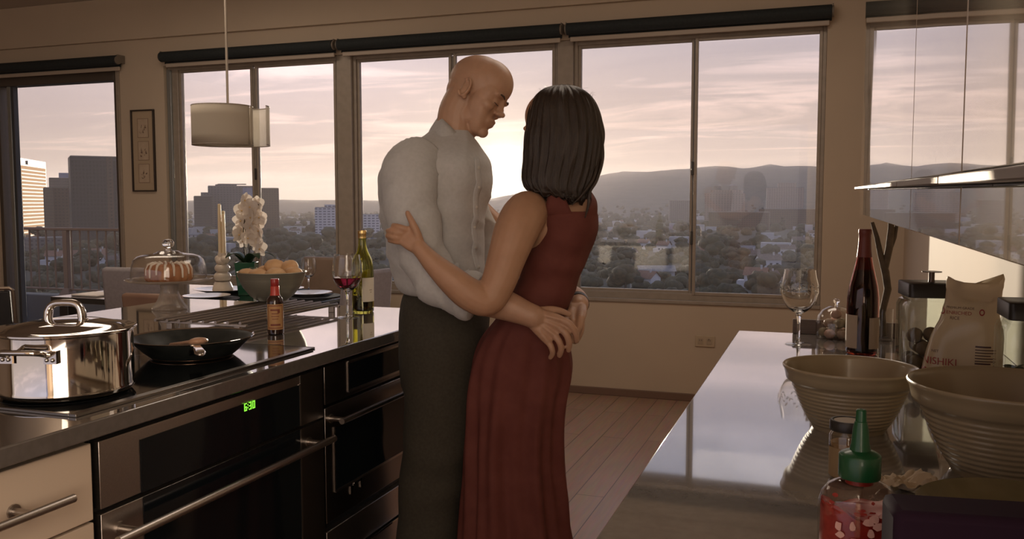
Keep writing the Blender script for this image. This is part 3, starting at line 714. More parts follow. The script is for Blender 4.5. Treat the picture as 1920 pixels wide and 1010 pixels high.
# wooden spoon resting across the pan's near rim
WOOD = noisy('spoon_wood', (.42, .23, .14), (.52, .31, .20), 30, .5, stretch=(1, 8, 8))
t = thing('wooden_spoon', 'wooden spoon lying with its bowl on the near rim of the frying pan', 'spoon', (px_, py_, ZT+.005))
q = M()
a0, a1 = at(319, 646, 2.26) - t.location, at(379, 639, 2.135) - t.location      # handle tip in the pan, bowl over the rim
dv = (a1-a0).normalized(); sd = dv.cross(Vector((0, 0, 1))).normalized(); un = sd.cross(dv)
for (f0, w_, h_) in ():
    pass
rings = []
for f_, w_, h_ in ((0, .003, .003), (.03, .0055, .0045), (.45, .006, .005), (.66, .008, .006), (.76, .017, .0085), (.85, .0235, .0105), (.94, .0215, .0095), (.985, .012, .006), (1.0, .003, .003)):
    c = a0 + (a1-a0)*f_
    rings.append([c + sd*(w_*math.cos(2*PI*k/14)) + un*(h_*math.sin(2*PI*k/14)) for k in range(14)])
q.loft(rings); q.build('spoon', WOOD, t, smooth=60)

# low bar rack on the worktop
RACK = mat('rack_bar_metal', (.36, .31, .275), .28, .9)
t = thing('bar_trivet', 'low metal trivet of long parallel bars on the island under the bread bowl', 'trivet', (-1.8, 2.5, ZT))
for k in range(8):
    x = -.190 + k*.0430; y0, y1 = -.265 + .004*k, .375 - .012*k + .03
    M().tube([(x-.01, y0, .030), (x, y1, .030)], .0052, 8).build('bar', RACK, t)
for y in (-.235, .315):
    M().box(-.200, .125, y-.006, y+.006, .019, .026).build('cross_bar', RACK, t, bevel=.001)
    for x in (-.165, .092): M().box(x-.010, x+.010, y-.008, y+.008, 0, .020).build('foot', RACK, t, bevel=.001)
# ------------------------------------------------------------------ things on the island
GLASS = mat('clear_glass', (.98, .98, .97), .0, 0, trans=1.0, ior=1.47)
FOOTG = pane_mat('thin_foot_glass', (.95, .94, .92), 1.7)
def glass_mat(name, col, ior=1.5, rough=0.0): return mat(name, col, rough, 0, trans=1.0, ior=ior)
def wine_glass(name, label, loc, s=1.0, wine=None, group=None, etched=False, Rb=.0495, H=.213):
    """stem glass: foot, stem and bowl in one blown piece"""
    t = thing(name, label, 'wine glass', loc, 0, group)
    hb = .095
    outer = [(0, .0026), (.010, .0026), (.009, .0062), (.0062, .010), (.0045, .022), (.0042, .055), (.0055, .075), (.0095, .083), (.0075, .0865), (.0100, .090)]
    bowl = [(.020, .0945), (.034, .106), (.0455, .126), (Rb, .150), (Rb-.001, .172), (.046, .192), (.0425, H)]
    inner = [(.0412, H), (.0446, .192), (Rb-.0024, .172), (Rb-.0015, .150), (.0440, .1265), (.0325, .1075), (.018, .0975), (0, .0955)]
    q = M(); q.lathe(outer + bowl + inner, 40)
    q.xf(Matrix.Scale(s, 4)); q.build('glass', GLASS, t, smooth=50)
    ft = M(); ft.lathe([(.0095, .0046), (.020, .0034), (.0340, .0018), (.0365, .0007)], 40); ft.xf(Matrix.Scale(s, 4)); ft.build('foot', FOOTG, t, smooth=60, solid=.0012)
    if wine:
        zl = .1365; rw = .0462
        w_ = M(); w_.lathe([(0, .0962), (.0178, .0982), (.0322, .108), (.0437, .127), (rw+.0005, zl), (rw-.003, zl-.0006), (0, zl-.0006)], 40)
        w_.xf(Matrix.Scale(s, 4)); w_.build('wine', wine, t, smooth=50)
    if etched:
        e_ = M(); r_ = random.Random(5)
        for k in range(46):
            a = 2*PI*k/46 + r_.uniform(-.05, .05); z = .158 + .011*math.sin(k*1.3); rr_ = Rb + .0003
            c = Vector((rr_*math.cos(a), rr_*math.sin(a), z)); rot = Matrix.Rotation(a, 3, 'Z') @ Matrix.Rotation(r_.uniform(0, PI), 3, 'X')
            e_.ell(c, .0006, .0048, .0017, 8, 5, rot=rot)
        e_.xf(Matrix.Scale(s, 4)); e_.build('etched_band', mat('etching', (.75, .72, .68), .5), t, smooth=60)
    return t
WINE = mat('red_wine', (.22, .008, .03), .0, 0, trans=.85, ior=1.34)
wine_glass('wine_glass', 'wine glass half full of red wine on the island', (-1.574, 2.700, ZT), 1.04, WINE)

def bottle(name, label, cat, loc, prof, glassm, parts, rz=0, liquid=None):
    """prof: outer (r, z) from the base centre up to the lip"""
    t = thing(name, label, cat, loc, rz)
    th = .003
    inn = [(max(r-th, .002), z + (.006 if z < .02 else 0)) for r, z in prof if r > .004]
    q = M(); q.lathe(prof + list(reversed(inn)) + [(0, inn[0][1])], 40); q.build('bottle_glass', glassm, t, smooth=45)
    if liquid:
        lm, zl = liquid; lp = []
        pts = [(max(r-th-.0004, .002), z + (.0068 if z < .02 else 0)) for r, z in prof if r > .004]
        for (ra, za), (rb, zb) in zip(pts, pts[1:]):
            if za >= zl: break
            lp.append((ra, za))
            if zb > zl: lp.append((ra + (rb-ra)*(zl-za)/(zb-za), zl))
        l_ = M(); l_.lathe([(0, lp[0][1])] + lp + [(0, lp[-1][1])], 40); l_.build('wine', lm, t, smooth=45)
    for nm, pr_, mt, arc in parts:
        q = M()
        if arc is None: q.lathe(pr_, 40)
        else:
            a0, a1 = arc; n = 20
            for (ra, za), (rb, zb) in zip(pr_, pr_[1:]):
                q.grid(lambda u, v: ((ra+(rb-ra)*v)*math.cos(a0+(a1-a0)*u), (ra+(rb-ra)*v)*math.sin(a0+(a1-a0)*u), za+(zb-za)*v), n, 1)
        q.build(nm, mt, t, smooth=60)
    return t
GREENG = glass_mat('olive_bottle_glass', (.62, .60, .12))
GOLD = mat('gold_foil', (.75, .52, .22), .28, 1.0)
LABELP = mat('label_paper', (.62, .56, .47), .7)
W = [(0, .006), (.020, .003), (.036, 0), (.0395, .004), (.040, .012), (.040, .150), (.0395, .172), (.036, .190), (.028, .208), (.020, .226), (.0155, .244), (.0145, .262), (.0142, .285), (.0155, .287), (.0155, .296), (.0142, .300), (.011, .300)]
camdir = math.atan2(-2.865, 1.607)
t = bottle('white_wine_bottle', 'open olive green wine bottle with a gold neck band behind the red wine glass', 'bottle', (-1.607, 2.868, ZT), W, GREENG,
       [('neck_band', [(.0149, .272), (.0149, .284), (.0162, .2865), (.0162, .2965), (.0150, .301), (.0112, .301)], GOLD, None), ('label', [(.0404, .040), (.0404, .128)], LABELP, (camdir - .05, camdir + 1.9))], 0,
       (mat('dark_wine_lees', (.10, .035, .015), .0, 0, trans=.5, ior=1.34), .063))
q = M()
for (aa, ab, zz) in ((.62, .95, .082), (.70, .88, .074)):
    q.grid(lambda u, v: (.0407*math.cos(camdir+aa+(ab-aa)*u), .0407*math.sin(camdir+aa+(ab-aa)*u), zz + .0022*v), 8, 1)
q.build('label_print', mat('label_ink', (.22, .16, .12), .7), t, smooth=60)

# small sauce bottle with a red neck sleeve
SAUCEG = mat('brown_bottle_glass', (.03, .012, .008), .06, 0, coat=.5)
RED = mat('red_sleeve', (.50, .055, .035), .35)
cd = math.atan2(-2.279, 1.583)
P_ = [(0, .002), (.020, 0), (.0245, .003), (.025, .010), (.025, .098), (.0235, .108), (.018, .116), (.0135, .121), (.0125, .128), (.012, .152), (.0115, .156), (.010, .156)]
t = bottle('sauce_bottle', 'small dark sauce bottle with a red cap and amber label on the island', 'bottle', (-1.583, 2.282, ZT), P_, SAUCEG,
       [('neck_sleeve', [(.0150, .1195), (.0135, .126), (.0130, .146), (.0122, .1475)], RED, None), ('cap', [(.0120, .1475), (.0125, .148), (.0125, .168), (.0115, .170), (0, .170)], mat('red_cap', (.33, .03, .025), .3), None),
        ('label', [(.0254, .016), (.0254, .094)], mat('amber_label', (.46, .25, .10), .6), (cd-1.15, cd+1.15))])
q = M()
for (aa, ab, za, zb) in ((-.95, .95, .088, .0905), (-.95, .95, .020, .0225), (-.95, -.88, .0225, .088), (.88, .95, .0225, .088), (-.60, .55, .074, .079), (-.45, .4, .064, .0665), (-.5, .45, .056, .058), (-.4, .35, .048, .050), (-.6, .6, .028, .034)):
    q.grid(lambda u, v: (.0257*math.cos(cd+aa+(ab-aa)*u), .0257*math.sin(cd+aa+(ab-aa)*u), za + (zb-za)*v), 10, 1)
q.grid(lambda u, v: (.0258*math.cos(cd+.25+.3*u), .0258*math.sin(cd+.25+.3*u), .067 + .010*v), 6, 1)
q.build('label_print', mat('label_ink_red', (.20, .05, .03), .6), t, smooth=60)

# steel bowl of bread rolls standing on the trivet
bx, by, bz = -1.955, 2.800, ZT + .0362
t = thing('bread_bowl', 'round brushed steel bowl holding bread rolls on the metal trivet', 'bowl', (bx, by, bz))
BOWLM = noisy('bowl_steel', (.34, .32, .26), (.38, .36, .29), 5, .42, metal=.65, stretch=(1, 1, 30))
M().lathe([(0, .0), (.050, 0), (.058, .003), (.080, .020), (.104, .050), (.119, .082), (.1245, .105), (.1275, .1075), (.1265, .110), (.1225, .1085), (.1165, .083), (.101, .052), (.078, .0235), (.056, .0075), (0, .006)], 64).build('bowl', BOWLM, t, smooth=45)
BREAD = noisy('bread_crust', (.50, .28, .13), (.62, .40, .21), 14, .65, bump=.3, bscale=60)
spots = [(-.072, -.045, .094, .2, 'bread roll at the left rim of the steel bowl'), (-.010, -.070, .096, 1.2, 'bread roll at the front of the steel bowl behind the red cap'), (.050, -.052, .100, .6, 'bread roll right of centre at the front of the steel bowl'),
         (.085, .015, .100, 1.7, 'reddish bread roll at the right rim of the steel bowl'), (-.005, .030, .125, .3, 'topmost bread roll heaped in the middle of the steel bowl'), (.045, .050, .122, 2.1, 'bread roll heaped at the back right of the steel bowl'), (-.06, .045, .100, .9, 'bread roll at the back left of the steel bowl')]
pr_ = None
for k, (x, y, z, rz, lb) in enumerate(spots):
    if pr_ is None:
        q = M(); q.ell((0, 0, 0), .041, .034, .028, 20, 14, wob=lambda v: .06*mnoise.noise(v*2.2) - .05*(abs(v.y) < .14 and v.z > .2))
        pr_ = q.build('bread_roll', BREAD, smooth=180); o = pr_
    else:
        o = pr_.copy(); COL.objects.link(o)
    o.location = (bx+x, by+y, bz+z); o.rotation_euler = (R(14)*math.sin(k*2.1), R(12)*math.cos(k*1.7), rz); tag(o, lb, 'bread roll', 'bread rolls in the steel bowl')
q = M(); q.ell((0, 0, 0), .092, .092, .034, 20, 10); tag(q.build('bread_roll', BREAD, smooth=180, loc=(bx, by, bz+.066)), 'flat round loaf lying under the rolls in the steel bowl', 'bread', 'bread rolls in the steel bowl')

# cake stand, dome and cake
cx, cy = -2.335, 2.690
def pressed():
    m = pane_mat('pressed_glass', (.90, .86, .82), 1.6, .08); nt = m.node_tree; o = nt.nodes['Material Output']; old = o.inputs[0].links[0].from_socket
    df = nt.nodes.new('ShaderNodeBsdfDiffuse'); df.inputs[0].default_value = (.62, .55, .48, 1); tl = nt.nodes.new('ShaderNodeBsdfTranslucent'); tl.inputs[0].default_value = (.75, .66, .58, 1)
    m1 = nt.nodes.new('ShaderNodeMixShader'); nt.links.new(df.outputs[0], m1.inputs[1]); nt.links.new(tl.outputs[0], m1.inputs[2])
    m2 = nt.nodes.new('ShaderNodeMixShader'); m2.inputs[0].default_value = .42; nt.links.new(old, m2.inputs[1]); nt.links.new(m1.outputs[0], m2.inputs[2]); nt.links.new(m2.outputs[0], o.inputs[0]); return m
CAKEG = pressed()
t = thing('cake_stand', 'pressed glass cake stand with a fluted foot on the back of the island', 'cake stand', (cx, cy, ZT))
flute = lambda a, r, z: .016*math.cos(28*a) if z < .082 else 0
M().lathe([(0, .018), (.030, .015), (.055, .004), (.062, 0), (.0645, .003), (.0635, .008), (.052, .022), (.041, .042), (.034, .062), (.031, .078), (.033, .086), (.032, .094), (.028, .100), (0, .100)], 80, wob=flute).build('foot', CAKEG, t, smooth=50)
M().lathe([(0, .1002), (.03, .1002), (.11, .103), (.146, .108), (.156, .112), (.1575, .115), (.155, .1165), (.144, .1125), (.105, .1085), (0, .107)], 72).build('plate', CAKEG, t, smooth=50)
zp = ZT + .1085
DOMEG = pane_mat('thin_dome_glass', (.97, .96, .95), 1.5)
t = thing('cake_dome', 'clear glass dome with a ball knob covering the cake', 'dome', (cx, cy, zp+.006))
M().lathe([(.134, -.003), (.1355, 0), (.1345, .02), (.131, .050), (.124, .073), (.110, .086), (.088, .0925), (.060, .0955), (.044, .099), (.036, .105), (.022, .1075), (.010, .108)], 72).build('dome', DOMEG, t, smooth=60, solid=.0025)
M().lathe([(0, .1075), (.016, .1085), (.009, .113), (.0085, .117), (.0165, .122), (.0215, .131), (.0205, .141), (.014, .149), (0, .152)], 32).build('knob', GLASS, t, smooth=60)
SPONGE = noisy('cake_sponge', (.34, .13, .055), (.46, .21, .09), 20, .7, bump=.3)
t = thing('bundt_cake', 'ring shaped brown cake with pale icing stripes under the glass dome', 'cake', (cx, cy, zp+.0008), .35)
cw = lambda a, r, z: .045*math.cos(16*a)
M().lathe([(.026, 0), (.078, 0), (.083, .010), (.082, .045), (.074, .060), (.056, .066), (.036, .060), (.026, .042), (.025, .01)], 96, wob=cw).build('ring', SPONGE, t, smooth=60)
q = M()
for k in range(16):
    a = 2*PI*(k+.5)/16; ca, sa = math.cos(a), math.sin(a); dn = (.010, .022, .014, .026)[k % 4]
    q.tube([(r*ca, r*sa, z) for r, z in ((.036, .0605), (.056, .0665), (.0735, .0605), (.0805, .045), (.0815, dn))], [.0035, .005, .0052, .0045, .0032], 8)
q.build('icing', mat('sugar_icing', (.82, .74, .62), .35), t, smooth=60)
# ------------------------------------------------------------------ fittings on the window wall
BLK = noisy('blind_fabric', (.012, .016, .017), (.018, .022, .022), 60, .8)
HEM = mat('blind_hem', (.42, .34, .27), .5)
def blind(label, x0, x1, endcap=(True, True)):
    yc, zc, r = 5.80, 2.487, .040
    t = thing('roller_blind', label, 'blind', ((x0+x1)/2, yc, zc), 0, 'dark roller blinds')
    w2 = (x1-x0)/2
    q = M(); q.tube([(-w2+.018, 0, 0), (w2-.018, 0, 0)], r, 24); q.box(-w2+.018, w2-.018, r-.004, r-.001, -.05, 0); q.build('rolled_fabric', BLK, t, smooth=40)
    M().box(-w2+.03, w2-.03, r-.010, r+.004, -.078, -.046).build('hem_bar', HEM, t, bevel=.004)
    for s_ in (-1, 1):
        q = M(); q.tube([(s_*(w2-.018), 0, 0), (s_*(w2-.006), 0, 0)], .034, 20); q.box(s_*(w2-.012)-.003, s_*(w2-.012)+.003, -.01, .075, -.02, .045); q.build('bracket', mat('bracket_plastic', (.17, .14, .11), .5), t, bevel=.001)
blind('rolled up dark blind over the balcony door at far left', -7.7, -5.475)
blind('rolled up dark blind over the left window above the pendant lamp', -5.065, -3.455)
blind('rolled up dark blind over the middle window above the man', -3.445, -1.70)
blind('rolled up dark blind over the right window', -1.69, .022)
# framed trio of small prints
t = thing('picture_frame', 'narrow dark picture frame with three small sketches on the wall beside the balcony door', 'picture', (-5.318, 5.88, 1.752))
FRM = mat('frame_black', (.03, .02, .016), .4); MATB = mat('mat_board', (.40, .30, .20), .8)
q = M(); w_, h_, b_ = .118, .335, .011
q.box(-w_, -w_+b_, -.022, 0, -h_, h_); q.box(w_-b_, w_, -.022, 0, -h_, h_); q.box(-w_+b_, w_-b_, -.022, 0, h_-b_, h_); q.box(-w_+b_, w_-b_, -.022, 0, -h_, -h_+b_)
q.build('frame', FRM, t, bevel=.002)
B(-w_+b_, w_-b_, -.008, -.001, -h_+b_, h_-b_).build('mat_board', MATB, t, smooth=0)
SK = noisy('sketch_paper', (.46, .35, .25), (.40, .30, .21), 14, .8); INK = mat('sketch_ink', (.16, .10, .07), .8); LINE = mat('mat_line', (.24, .16, .11), .8)
for i, zc in enumerate((.185, 0, -.185)):
    p_ = B(-.052, .052, -.010, -.008, zc-.074, zc+.074).build('print', SK, t, smooth=0)
    q = M()
    for a, b2, c, d in ((-.056, -.052, zc-.078, zc+.078), (.052, .056, zc-.078, zc+.078), (-.052, .052, zc+.074, zc+.078), (-.052, .052, zc-.078, zc-.074)): q.box(a, b2, -.0105, -.008, c, d)
    q.build('border_line', LINE, p_, smooth=0)
    q = M(); r_ = random.Random(i+2)
    for k in range(9):
        x, z = r_.uniform(-.028, .028), zc + r_.uniform(-.045, .005); s = r_.uniform(.004, .010)
        q.tube([(x, -.0107, z), (x + r_.uniform(-.016, .016), -.0107, z + r_.uniform(.004, .03))], s*.22, 5)
        if k < 4: q.ell((x, -.0103, z), s, .0006, s*.7, 8, 5)
    q.build('sketch', INK, p_, smooth=40)
# power outlet under the right window
t = thing('wall_outlet', 'beige wall outlet plate low on the wall under the right window', 'outlet', (-.735, 5.88, .408))
B(-.064, .064, -.008, 0, -.037, .037).build('plate', mat('outlet_plate', (.46, .36, .25), .45), t, bevel=.003)
q = M(); q.box(-.045, -.01, -.010, -.008, -.02, .02); q.box(.012, .045, -.010, -.008, -.02, .02); q.build('socket', mat('outlet_socket', (.40, .31, .22), .4), t, bevel=.001)
q = M()
for x in (-.034, -.021, .023, .034):
    q.box(x-.0015, x+.0015, -.0105, -.0095, .002, .012)
q.box(.024, .030, -.0107, -.0095, .012, .018)
q.build('slot', mat('outlet_slot', (.05, .035, .025), .5), t, smooth=0)

# pendant lamp over the dining table
lx, ly = -3.43, 4.50; zb, ztp = 1.672, 1.905
t = thing('pendant_lamp', 'pale fabric drum pendant lamp hanging on a thin rod before the left window', 'lamp', (lx, ly, 0))
def cloth_mat(name, col, tr, al=1.0):
    m = bpy.data.materials.new(name); m.use_nodes = True; nt = m.node_tree; b = nt.nodes['Principled BSDF']; b.inputs['Base Color'].default_value = (*col, 1); b.inputs['Roughness'].default_value = .8
    o = nt.nodes['Material Output']; tl = nt.nodes.new('ShaderNodeBsdfTranslucent'); tl.inputs[0].default_value = (*col, 1); mx = nt.nodes.new('ShaderNodeMixShader'); mx.inputs[0].default_value = tr
    nt.links.new(b.outputs[0], mx.inputs[1]); nt.links.new(tl.outputs[0], mx.inputs[2]); last = mx.outputs[0]
    if al < 1:
        m2 = nt.nodes.new('ShaderNodeMixShader'); m2.inputs[0].default_value = 1-al; tp = nt.nodes.new('ShaderNodeBsdfTransparent'); nt.links.new(last, m2.inputs[1]); nt.links.new(tp.outputs[0], m2.inputs[2]); last = m2.outputs[0]
    nt.links.new(last, o.inputs['Surface']); return m
SHADE = cloth_mat('lamp_fabric', (.60, .53, .43), .22); SHADE2 = cloth_mat('lamp_fabric_sheer', (.66, .60, .52), .5, .62)
def arc_shade(r, a0, a1, ox, oy, n=48):
    q = M(); q.grid(lambda u, v: (ox + r*math.cos(a0+(a1-a0)*u), oy + r*math.sin(a0+(a1-a0)*u), zb + (ztp-zb)*v), n, 4); return q
arc_shade(.178, R(12), R(368), -.033, -.012).build('inner_shade', SHADE, t, smooth=60, solid=.003)
arc_shade(.190, R(8), R(205), .052, .018).build('outer_shade', SHADE2, t, smooth=60, solid=.003)
q = M()
for (r, a0, a1, ox) in ((.178, R(12), R(368), -.033), (.190, R(8), R(205), .052)):
    for z in (zb, ztp): q.tube([(ox + r*math.cos(a0+(a1-a0)*k/40), ox*.35 + r*math.sin(a0+(a1-a0)*k/40), z) for k in range(41)], .0032, 6)
for s_ in (-1, 1): q.tube([(0, 0, ztp-.02), (s_*.14, .02*s_, ztp-.004)], .003, 6)
q.tube([(0, 0, ztp-.02), (-.03, -.175, ztp-.004)], .003, 6)
q.build('shade_frame', mat('lamp_wire', (.30, .25, .20), .5), t)
M().tube([(0, 0, ztp-.06), (0, 0, ZC-.02)], .0075, 10).build('rod', mat('lamp_rod', (.42, .36, .29), .4, .4), t)
M().lathe([(0, ZC-.03), (.05, ZC-.028), (.055, ZC-.0005), (0, ZC-.0005)], 24).build('canopy', mat('lamp_rod'), t)
M().lathe([(0, zb+.05), (.022, zb+.06), (.030, zb+.085), (.024, zb+.115), (.014, zb+.14), (.014, ztp-.05), (0, ztp-.05)], 20).build('bulb', mat('frosted_bulb', (.8, .76, .7), .4), t)

# ------------------------------------------------------------------ dining table
TZ = .75
t = thing('dining_table', 'dark glossy dining table laid for dinner between the island and the windows', 'table', (-3.605, 4.58, 0))
B(-.855, .855, -.48, .48, .715, TZ).build('tabletop', mat('table_black', (.012, .011, .012), .07, 0, coat=.6), t, bevel=.004)
for sx in (-1, 1):
    for sy in (-1, 1): B(sx*.79-.035, sx*.79+.035, sy*.41-.035, sy*.41+.035, 0, .715).build('leg', mat('table_leg', (.03, .025, .022), .4), t, bevel=.004)
def chair(label, loc, rz, fab, h=.95, w_=.46):
    """upholstered parson chair; its back faces local -Y"""
    t = thing('dining_chair', label, 'chair', loc, rz)
    a = w_/2
    q = M(); q.loft([[(-a, -.23, .40), (a, -.23, .40), (a, .22, .40), (-a, .22, .40)], [(-a, -.23, .47), (a, -.23, .47), (a, .22, .485), (-a, .22, .485)]]); q.build('seat', fab, t, bevel=.022)
    q = M(); q.loft([[(-a, -.235, .42), (a, -.235, .42), (a, -.165, .42), (-a, -.165, .42)], [(-a, -.285, h), (a, -.285, h), (a, -.235, h), (-a, -.235, h)]]); q.build('backrest', fab, t, bevel=.022)
    LEG = mat('chair_leg', (.05, .03, .02), .5)
    for sx in (-1, 1):
        for sy in (-1, 1):
            q = M(); x, y = sx*(a-.03), sy*.195 - .005
            q.loft([[(x+dx*.016, y+dy*.016 - (.03 if sy < 0 else 0), 0) for dx, dy in ((-1, -1), (1, -1), (1, 1), (-1, 1))], [(x+dx*.022, y+dy*.022, .40) for dx, dy in ((-1, -1), (1, -1), (1, 1), (-1, 1))]]); q.build('leg', LEG, t, bevel=.002)
    return t
FAB_T = noisy('chair_tan_leather', (.26, .15, .10), (.30, .18, .12), 8, .5); FAB_G = noisy('chair_grey_cloth', (.30, .27, .275), (.34, .305, .31), 60, .85); FAB_C = noisy('chair_cream_leather', (.44, .30, .21), (.48, .34, .24), 8, .5)
FAB_B = noisy('chair_brown_leather', (.20, .14, .10), (.24, .165, .12), 8, .5)
chair('pale chair with its back to the island behind the left of the cake dome', (-3.63, 4.14, 0), R(8), FAB_G, .965, .42)
chair('tan chair with its back to the island seen behind the cake stand foot', (-3.29, 3.90, 0), R(4), FAB_T, .855, .36)
chair('brown chair on the window side of the dining table behind the bread bowl', (-3.42, 5.33, 0), R(176), FAB_B, .93)
chair('grey chair at the right end of the dining table behind the white wine bottle', (-2.83, 4.70, 0), R(82), FAB_G, .92)
# black framed chair at the far left
t = thing('side_chair', 'black chair with a thin metal edge at far left behind the stock pot', 'chair', (-4.06, 3.32, 0), R(36))
BLT = noisy('black_leather', (.012, .011, .010), (.02, .018, .016), 30, .45); THIN = mat('chair_tube', (.30, .24, .19), .3, .9)
q = M(); q.box(-.20, .20, -.22, .20, .42, .46); q.build('seat', BLT, t, bevel=.012)
q = M(); q.loft([[(-.19, -.225, .50), (.19, -.225, .50), (.19, -.205, .50), (-.19, -.205, .50)], [(-.19, -.29, .895), (.19, -.29, .895), (.19, -.27, .895), (-.19, -.27, .895)]]); q.build('backrest', BLT, t, bevel=.006)
q = M(); q.tube([(-.205, .19, 0), (-.205, .19, .44), (-.205, -.20, .44), (-.203, -.282, .898), (-.19, -.285, .908), (.19, -.285, .908), (.203, -.282, .898), (.205, -.20, .44), (.205, .19, .44), (.205, .19, 0)], .009, 8); q.build('tube_frame', THIN, t)
q = M()
for s_ in (-1, 1): q.tube([(s_*.205, -.20, .44), (s_*.205, -.25, 0)], .009, 8)
q.build('leg', THIN, t)

# table settings
CHINA = mat('white_china', (.72, .66, .62), .15, 0, coat=.4); SLATE = noisy('placemat', (.03, .03, .035), (.045, .045, .05), 50, .8)
def setting(x, y, lm, lp):
    o = M().lathe([(0, 0), (.188, 0), (.190, .002), (.188, .004), (0, .004)], 40).build('placemat', SLATE, smooth=40, loc=(x, y, TZ+.0005)); tag(o, lm, 'placemat', 'round placemats on the dining table')
    p = M().lathe([(0, .002), (.07, 0), (.075, .003), (.118, .014), (.136, .019), (.137, .021), (.117, .0165), (.074, .006), (0, .005)], 48).build('dinner_plate', CHINA, smooth=45, loc=(x, y, TZ+.005)); tag(p, lp, 'plate', 'white dinner plates on the dining table')
setting(-4.20, 4.52, 'dark placemat at the left end of the dining table', 'white plate at the left end of the dining table')
setting(-3.46, 4.30, 'dark placemat before the tan chair', 'white plate on the near side of the dining table left of the candle holder')
setting(-3.30, 4.84, 'dark placemat before the brown chair', 'white plate on the window side of the dining table')
setting(-2.98, 4.66, 'dark placemat at the right end of the dining table', 'white plate at the right end of the dining table beside the wine bottle')
o = B(-.10, .10, -.09, .09, 0, .012).build('folded_napkin', mat('napkin_white', (.78, .70, .64), .9), bevel=.004, loc=(-4.27, 4.26, TZ+.0005)); tag(o, 'folded white napkin on the left corner of the dining table', 'napkin')
wine_glass('wine_glass', 'empty wine glass before the green orchid pot', (-3.000, 4.16, TZ), 1.0, None)
wine_glass('wine_glass', 'empty wine glass rising behind the bread rolls', (-3.16, 4.93, TZ), 1.0, None)
# candle holder on a big pale dish
hx, hy = -3.655, 4.70
o = M().lathe([(0, .003), (.10, 0), (.11, .003), (.165, .016), (.180, .021), (.181, .023), (.164, .019), (.108, .007), (0, .006)], 48).build('serving_dish', CHINA, smooth=45, loc=(hx, hy, TZ+.0005)); tag(o, 'round pale dish under the candle holder', 'dish')
t = thing('candle_holder', 'cream candle holder of stacked balls holding two tall candles', 'candle holder', (hx, hy, TZ+.0075))
CER = noisy('cream_ceramic', (.60, .50, .40), (.66, .56, .45), 8, .3)
q = M(); q.lathe([(0, 0), (.062, 0), (.066, .006), (.060, .03), (.050, .055), (.046, .06)], 32)
for z, r in ((.092, .054), (.146, .048), (.190, .040)): q.ell((0, 0, z), r, r, r*.72, 24, 14)
for dx, dy in ((-.032, .015), (.034, -.012), (.0, .036)): q.ell((dx, dy, .205), .030, .030, .026, 16, 10); q.tube([(dx*.55, dy*.55, .20), (dx*.6, dy*.6, .243)], .017, 14)
q.build('holder', CER, t, smooth=60)
WAX = mat('candle_wax', (.72, .58, .38), .4, 0, sss=.3, sssr=(.8, .5, .25), ssss=.01)
for k, (dx, dy, h, lb) in enumerate(((-.019, .009, .56, 'taller cream candle on the left of the candle holder'), (.021, -.007, .495, 'shorter cream candle on the right of the candle holder'), (.0, .022, .515, 'cream candle at the back of the candle holder'))):
    c = thing('candle', lb, 'candle', (hx+dx, hy+dy, TZ+.0075+.2435), 0, 'cream taper candles')
    M().lathe([(0, 0), (.0125, 0), (.0115, (h-.2435)*.6), (.010, h-.2435-.004), (.004, h-.2435), (0, h-.2435)], 16).build('wax', WAX, c, smooth=50)
    M().tube([(0, 0, h-.2435), (.001, 0, h-.2435+.012)], .0012, 5).build('wick', mat('wick', (.05, .04, .03), .9), c)
# orchid in a square green pot
ox, oy = -3.395, 4.60
t = thing('potted_orchid', 'white flowering orchid in a tall square green pot on the dining table', 'orchid', (ox, oy, TZ+.0005), R(25))
GP = mat('green_glazed_pot', (.02, .10, .055), .12, 0, coat=.5)
q = M(); q.loft([[(s*.045, u*.045, 0) for s, u in ((-1, -1), (1, -1), (1, 1), (-1, 1))], [(s*.062, u*.062, .205) for s, u in ((-1, -1), (1, -1), (1, 1), (-1, 1))], [(s*.057, u*.057, .205) for s, u in ((-1, -1), (1, -1), (1, 1), (-1, 1))], [(s*.050, u*.050, .16) for s, u in ((-1, -1), (1, -1), (1, 1), (-1, 1))]]); q.build('pot', GP, t, bevel=.004)
LEAF = mat('orchid_leaf', (.02, .045, .018), .35)
for k, (a, ln) in enumerate(((.3, .17), (2.6, .15), (3.7, .13), (5.4, .16))):
    q = M(); q.grid(lambda u, v: ((lambda r, w_: (r*math.cos(a) - w_*math.sin(a), r*math.sin(a) + w_*math.cos(a), .185 + .10*math.sin(PI*.62*v) - .045*v*v + .006*abs(u-.5)))(ln*v, (u-.5)*.075*math.sin(PI*(.12+.86*v))**.7)), 4, 10)
    q.build('leaf', LEAF, t, smooth=180, solid=.003)
STEM = mat('orchid_stem', (.06, .05, .03), .6)
sp1 = [(0, 0, .17), (-.01, .0, .28), (-.015, .0, .40), (.0, 0, .50), (.045, .0, .565), (.085, 0, .56)]
sp2 = [(0, 0, .17), (.02, .01, .28), (.035, .01, .36), (.06, .02, .43), (.09, .02, .45)]
q = M(); q.tube(sp1, .0035, 6); q.tube(sp2, .003, 6); q.tube([(.004, 0, .17), (-.004, 0, .47)], .0025, 6); q.build('stem', STEM, t)
PETAL = cloth_mat('orchid_petal', (.80, .72, .64), .35)
def flower(c, yaw, pitch, s):
    q = M(); Rm = Matrix.Rotation(yaw, 3, 'Z') @ Matrix.Rotation(pitch, 3, 'X')
    for k in range(5):
        a = PI/2 + 2*PI*k/5; w_ = (.026 if k in (1, 4) else .018)*s; l_ = .042*s
        def pt(u, v, a=a, w_=w_, l_=l_):
            rr_ = l_*v; ww = (u-.5)*2*w_*math.sin(PI*(.10+.84*v))**.8
            p = Vector((rr_*math.cos(a) - ww*math.sin(a), -.012*s*v*v + .006*s*(u-.5)**2, rr_*math.sin(a) + ww*math.cos(a)))
            return Rm @ p + Vector(c)
        q.grid(pt, 4, 5)
    return q
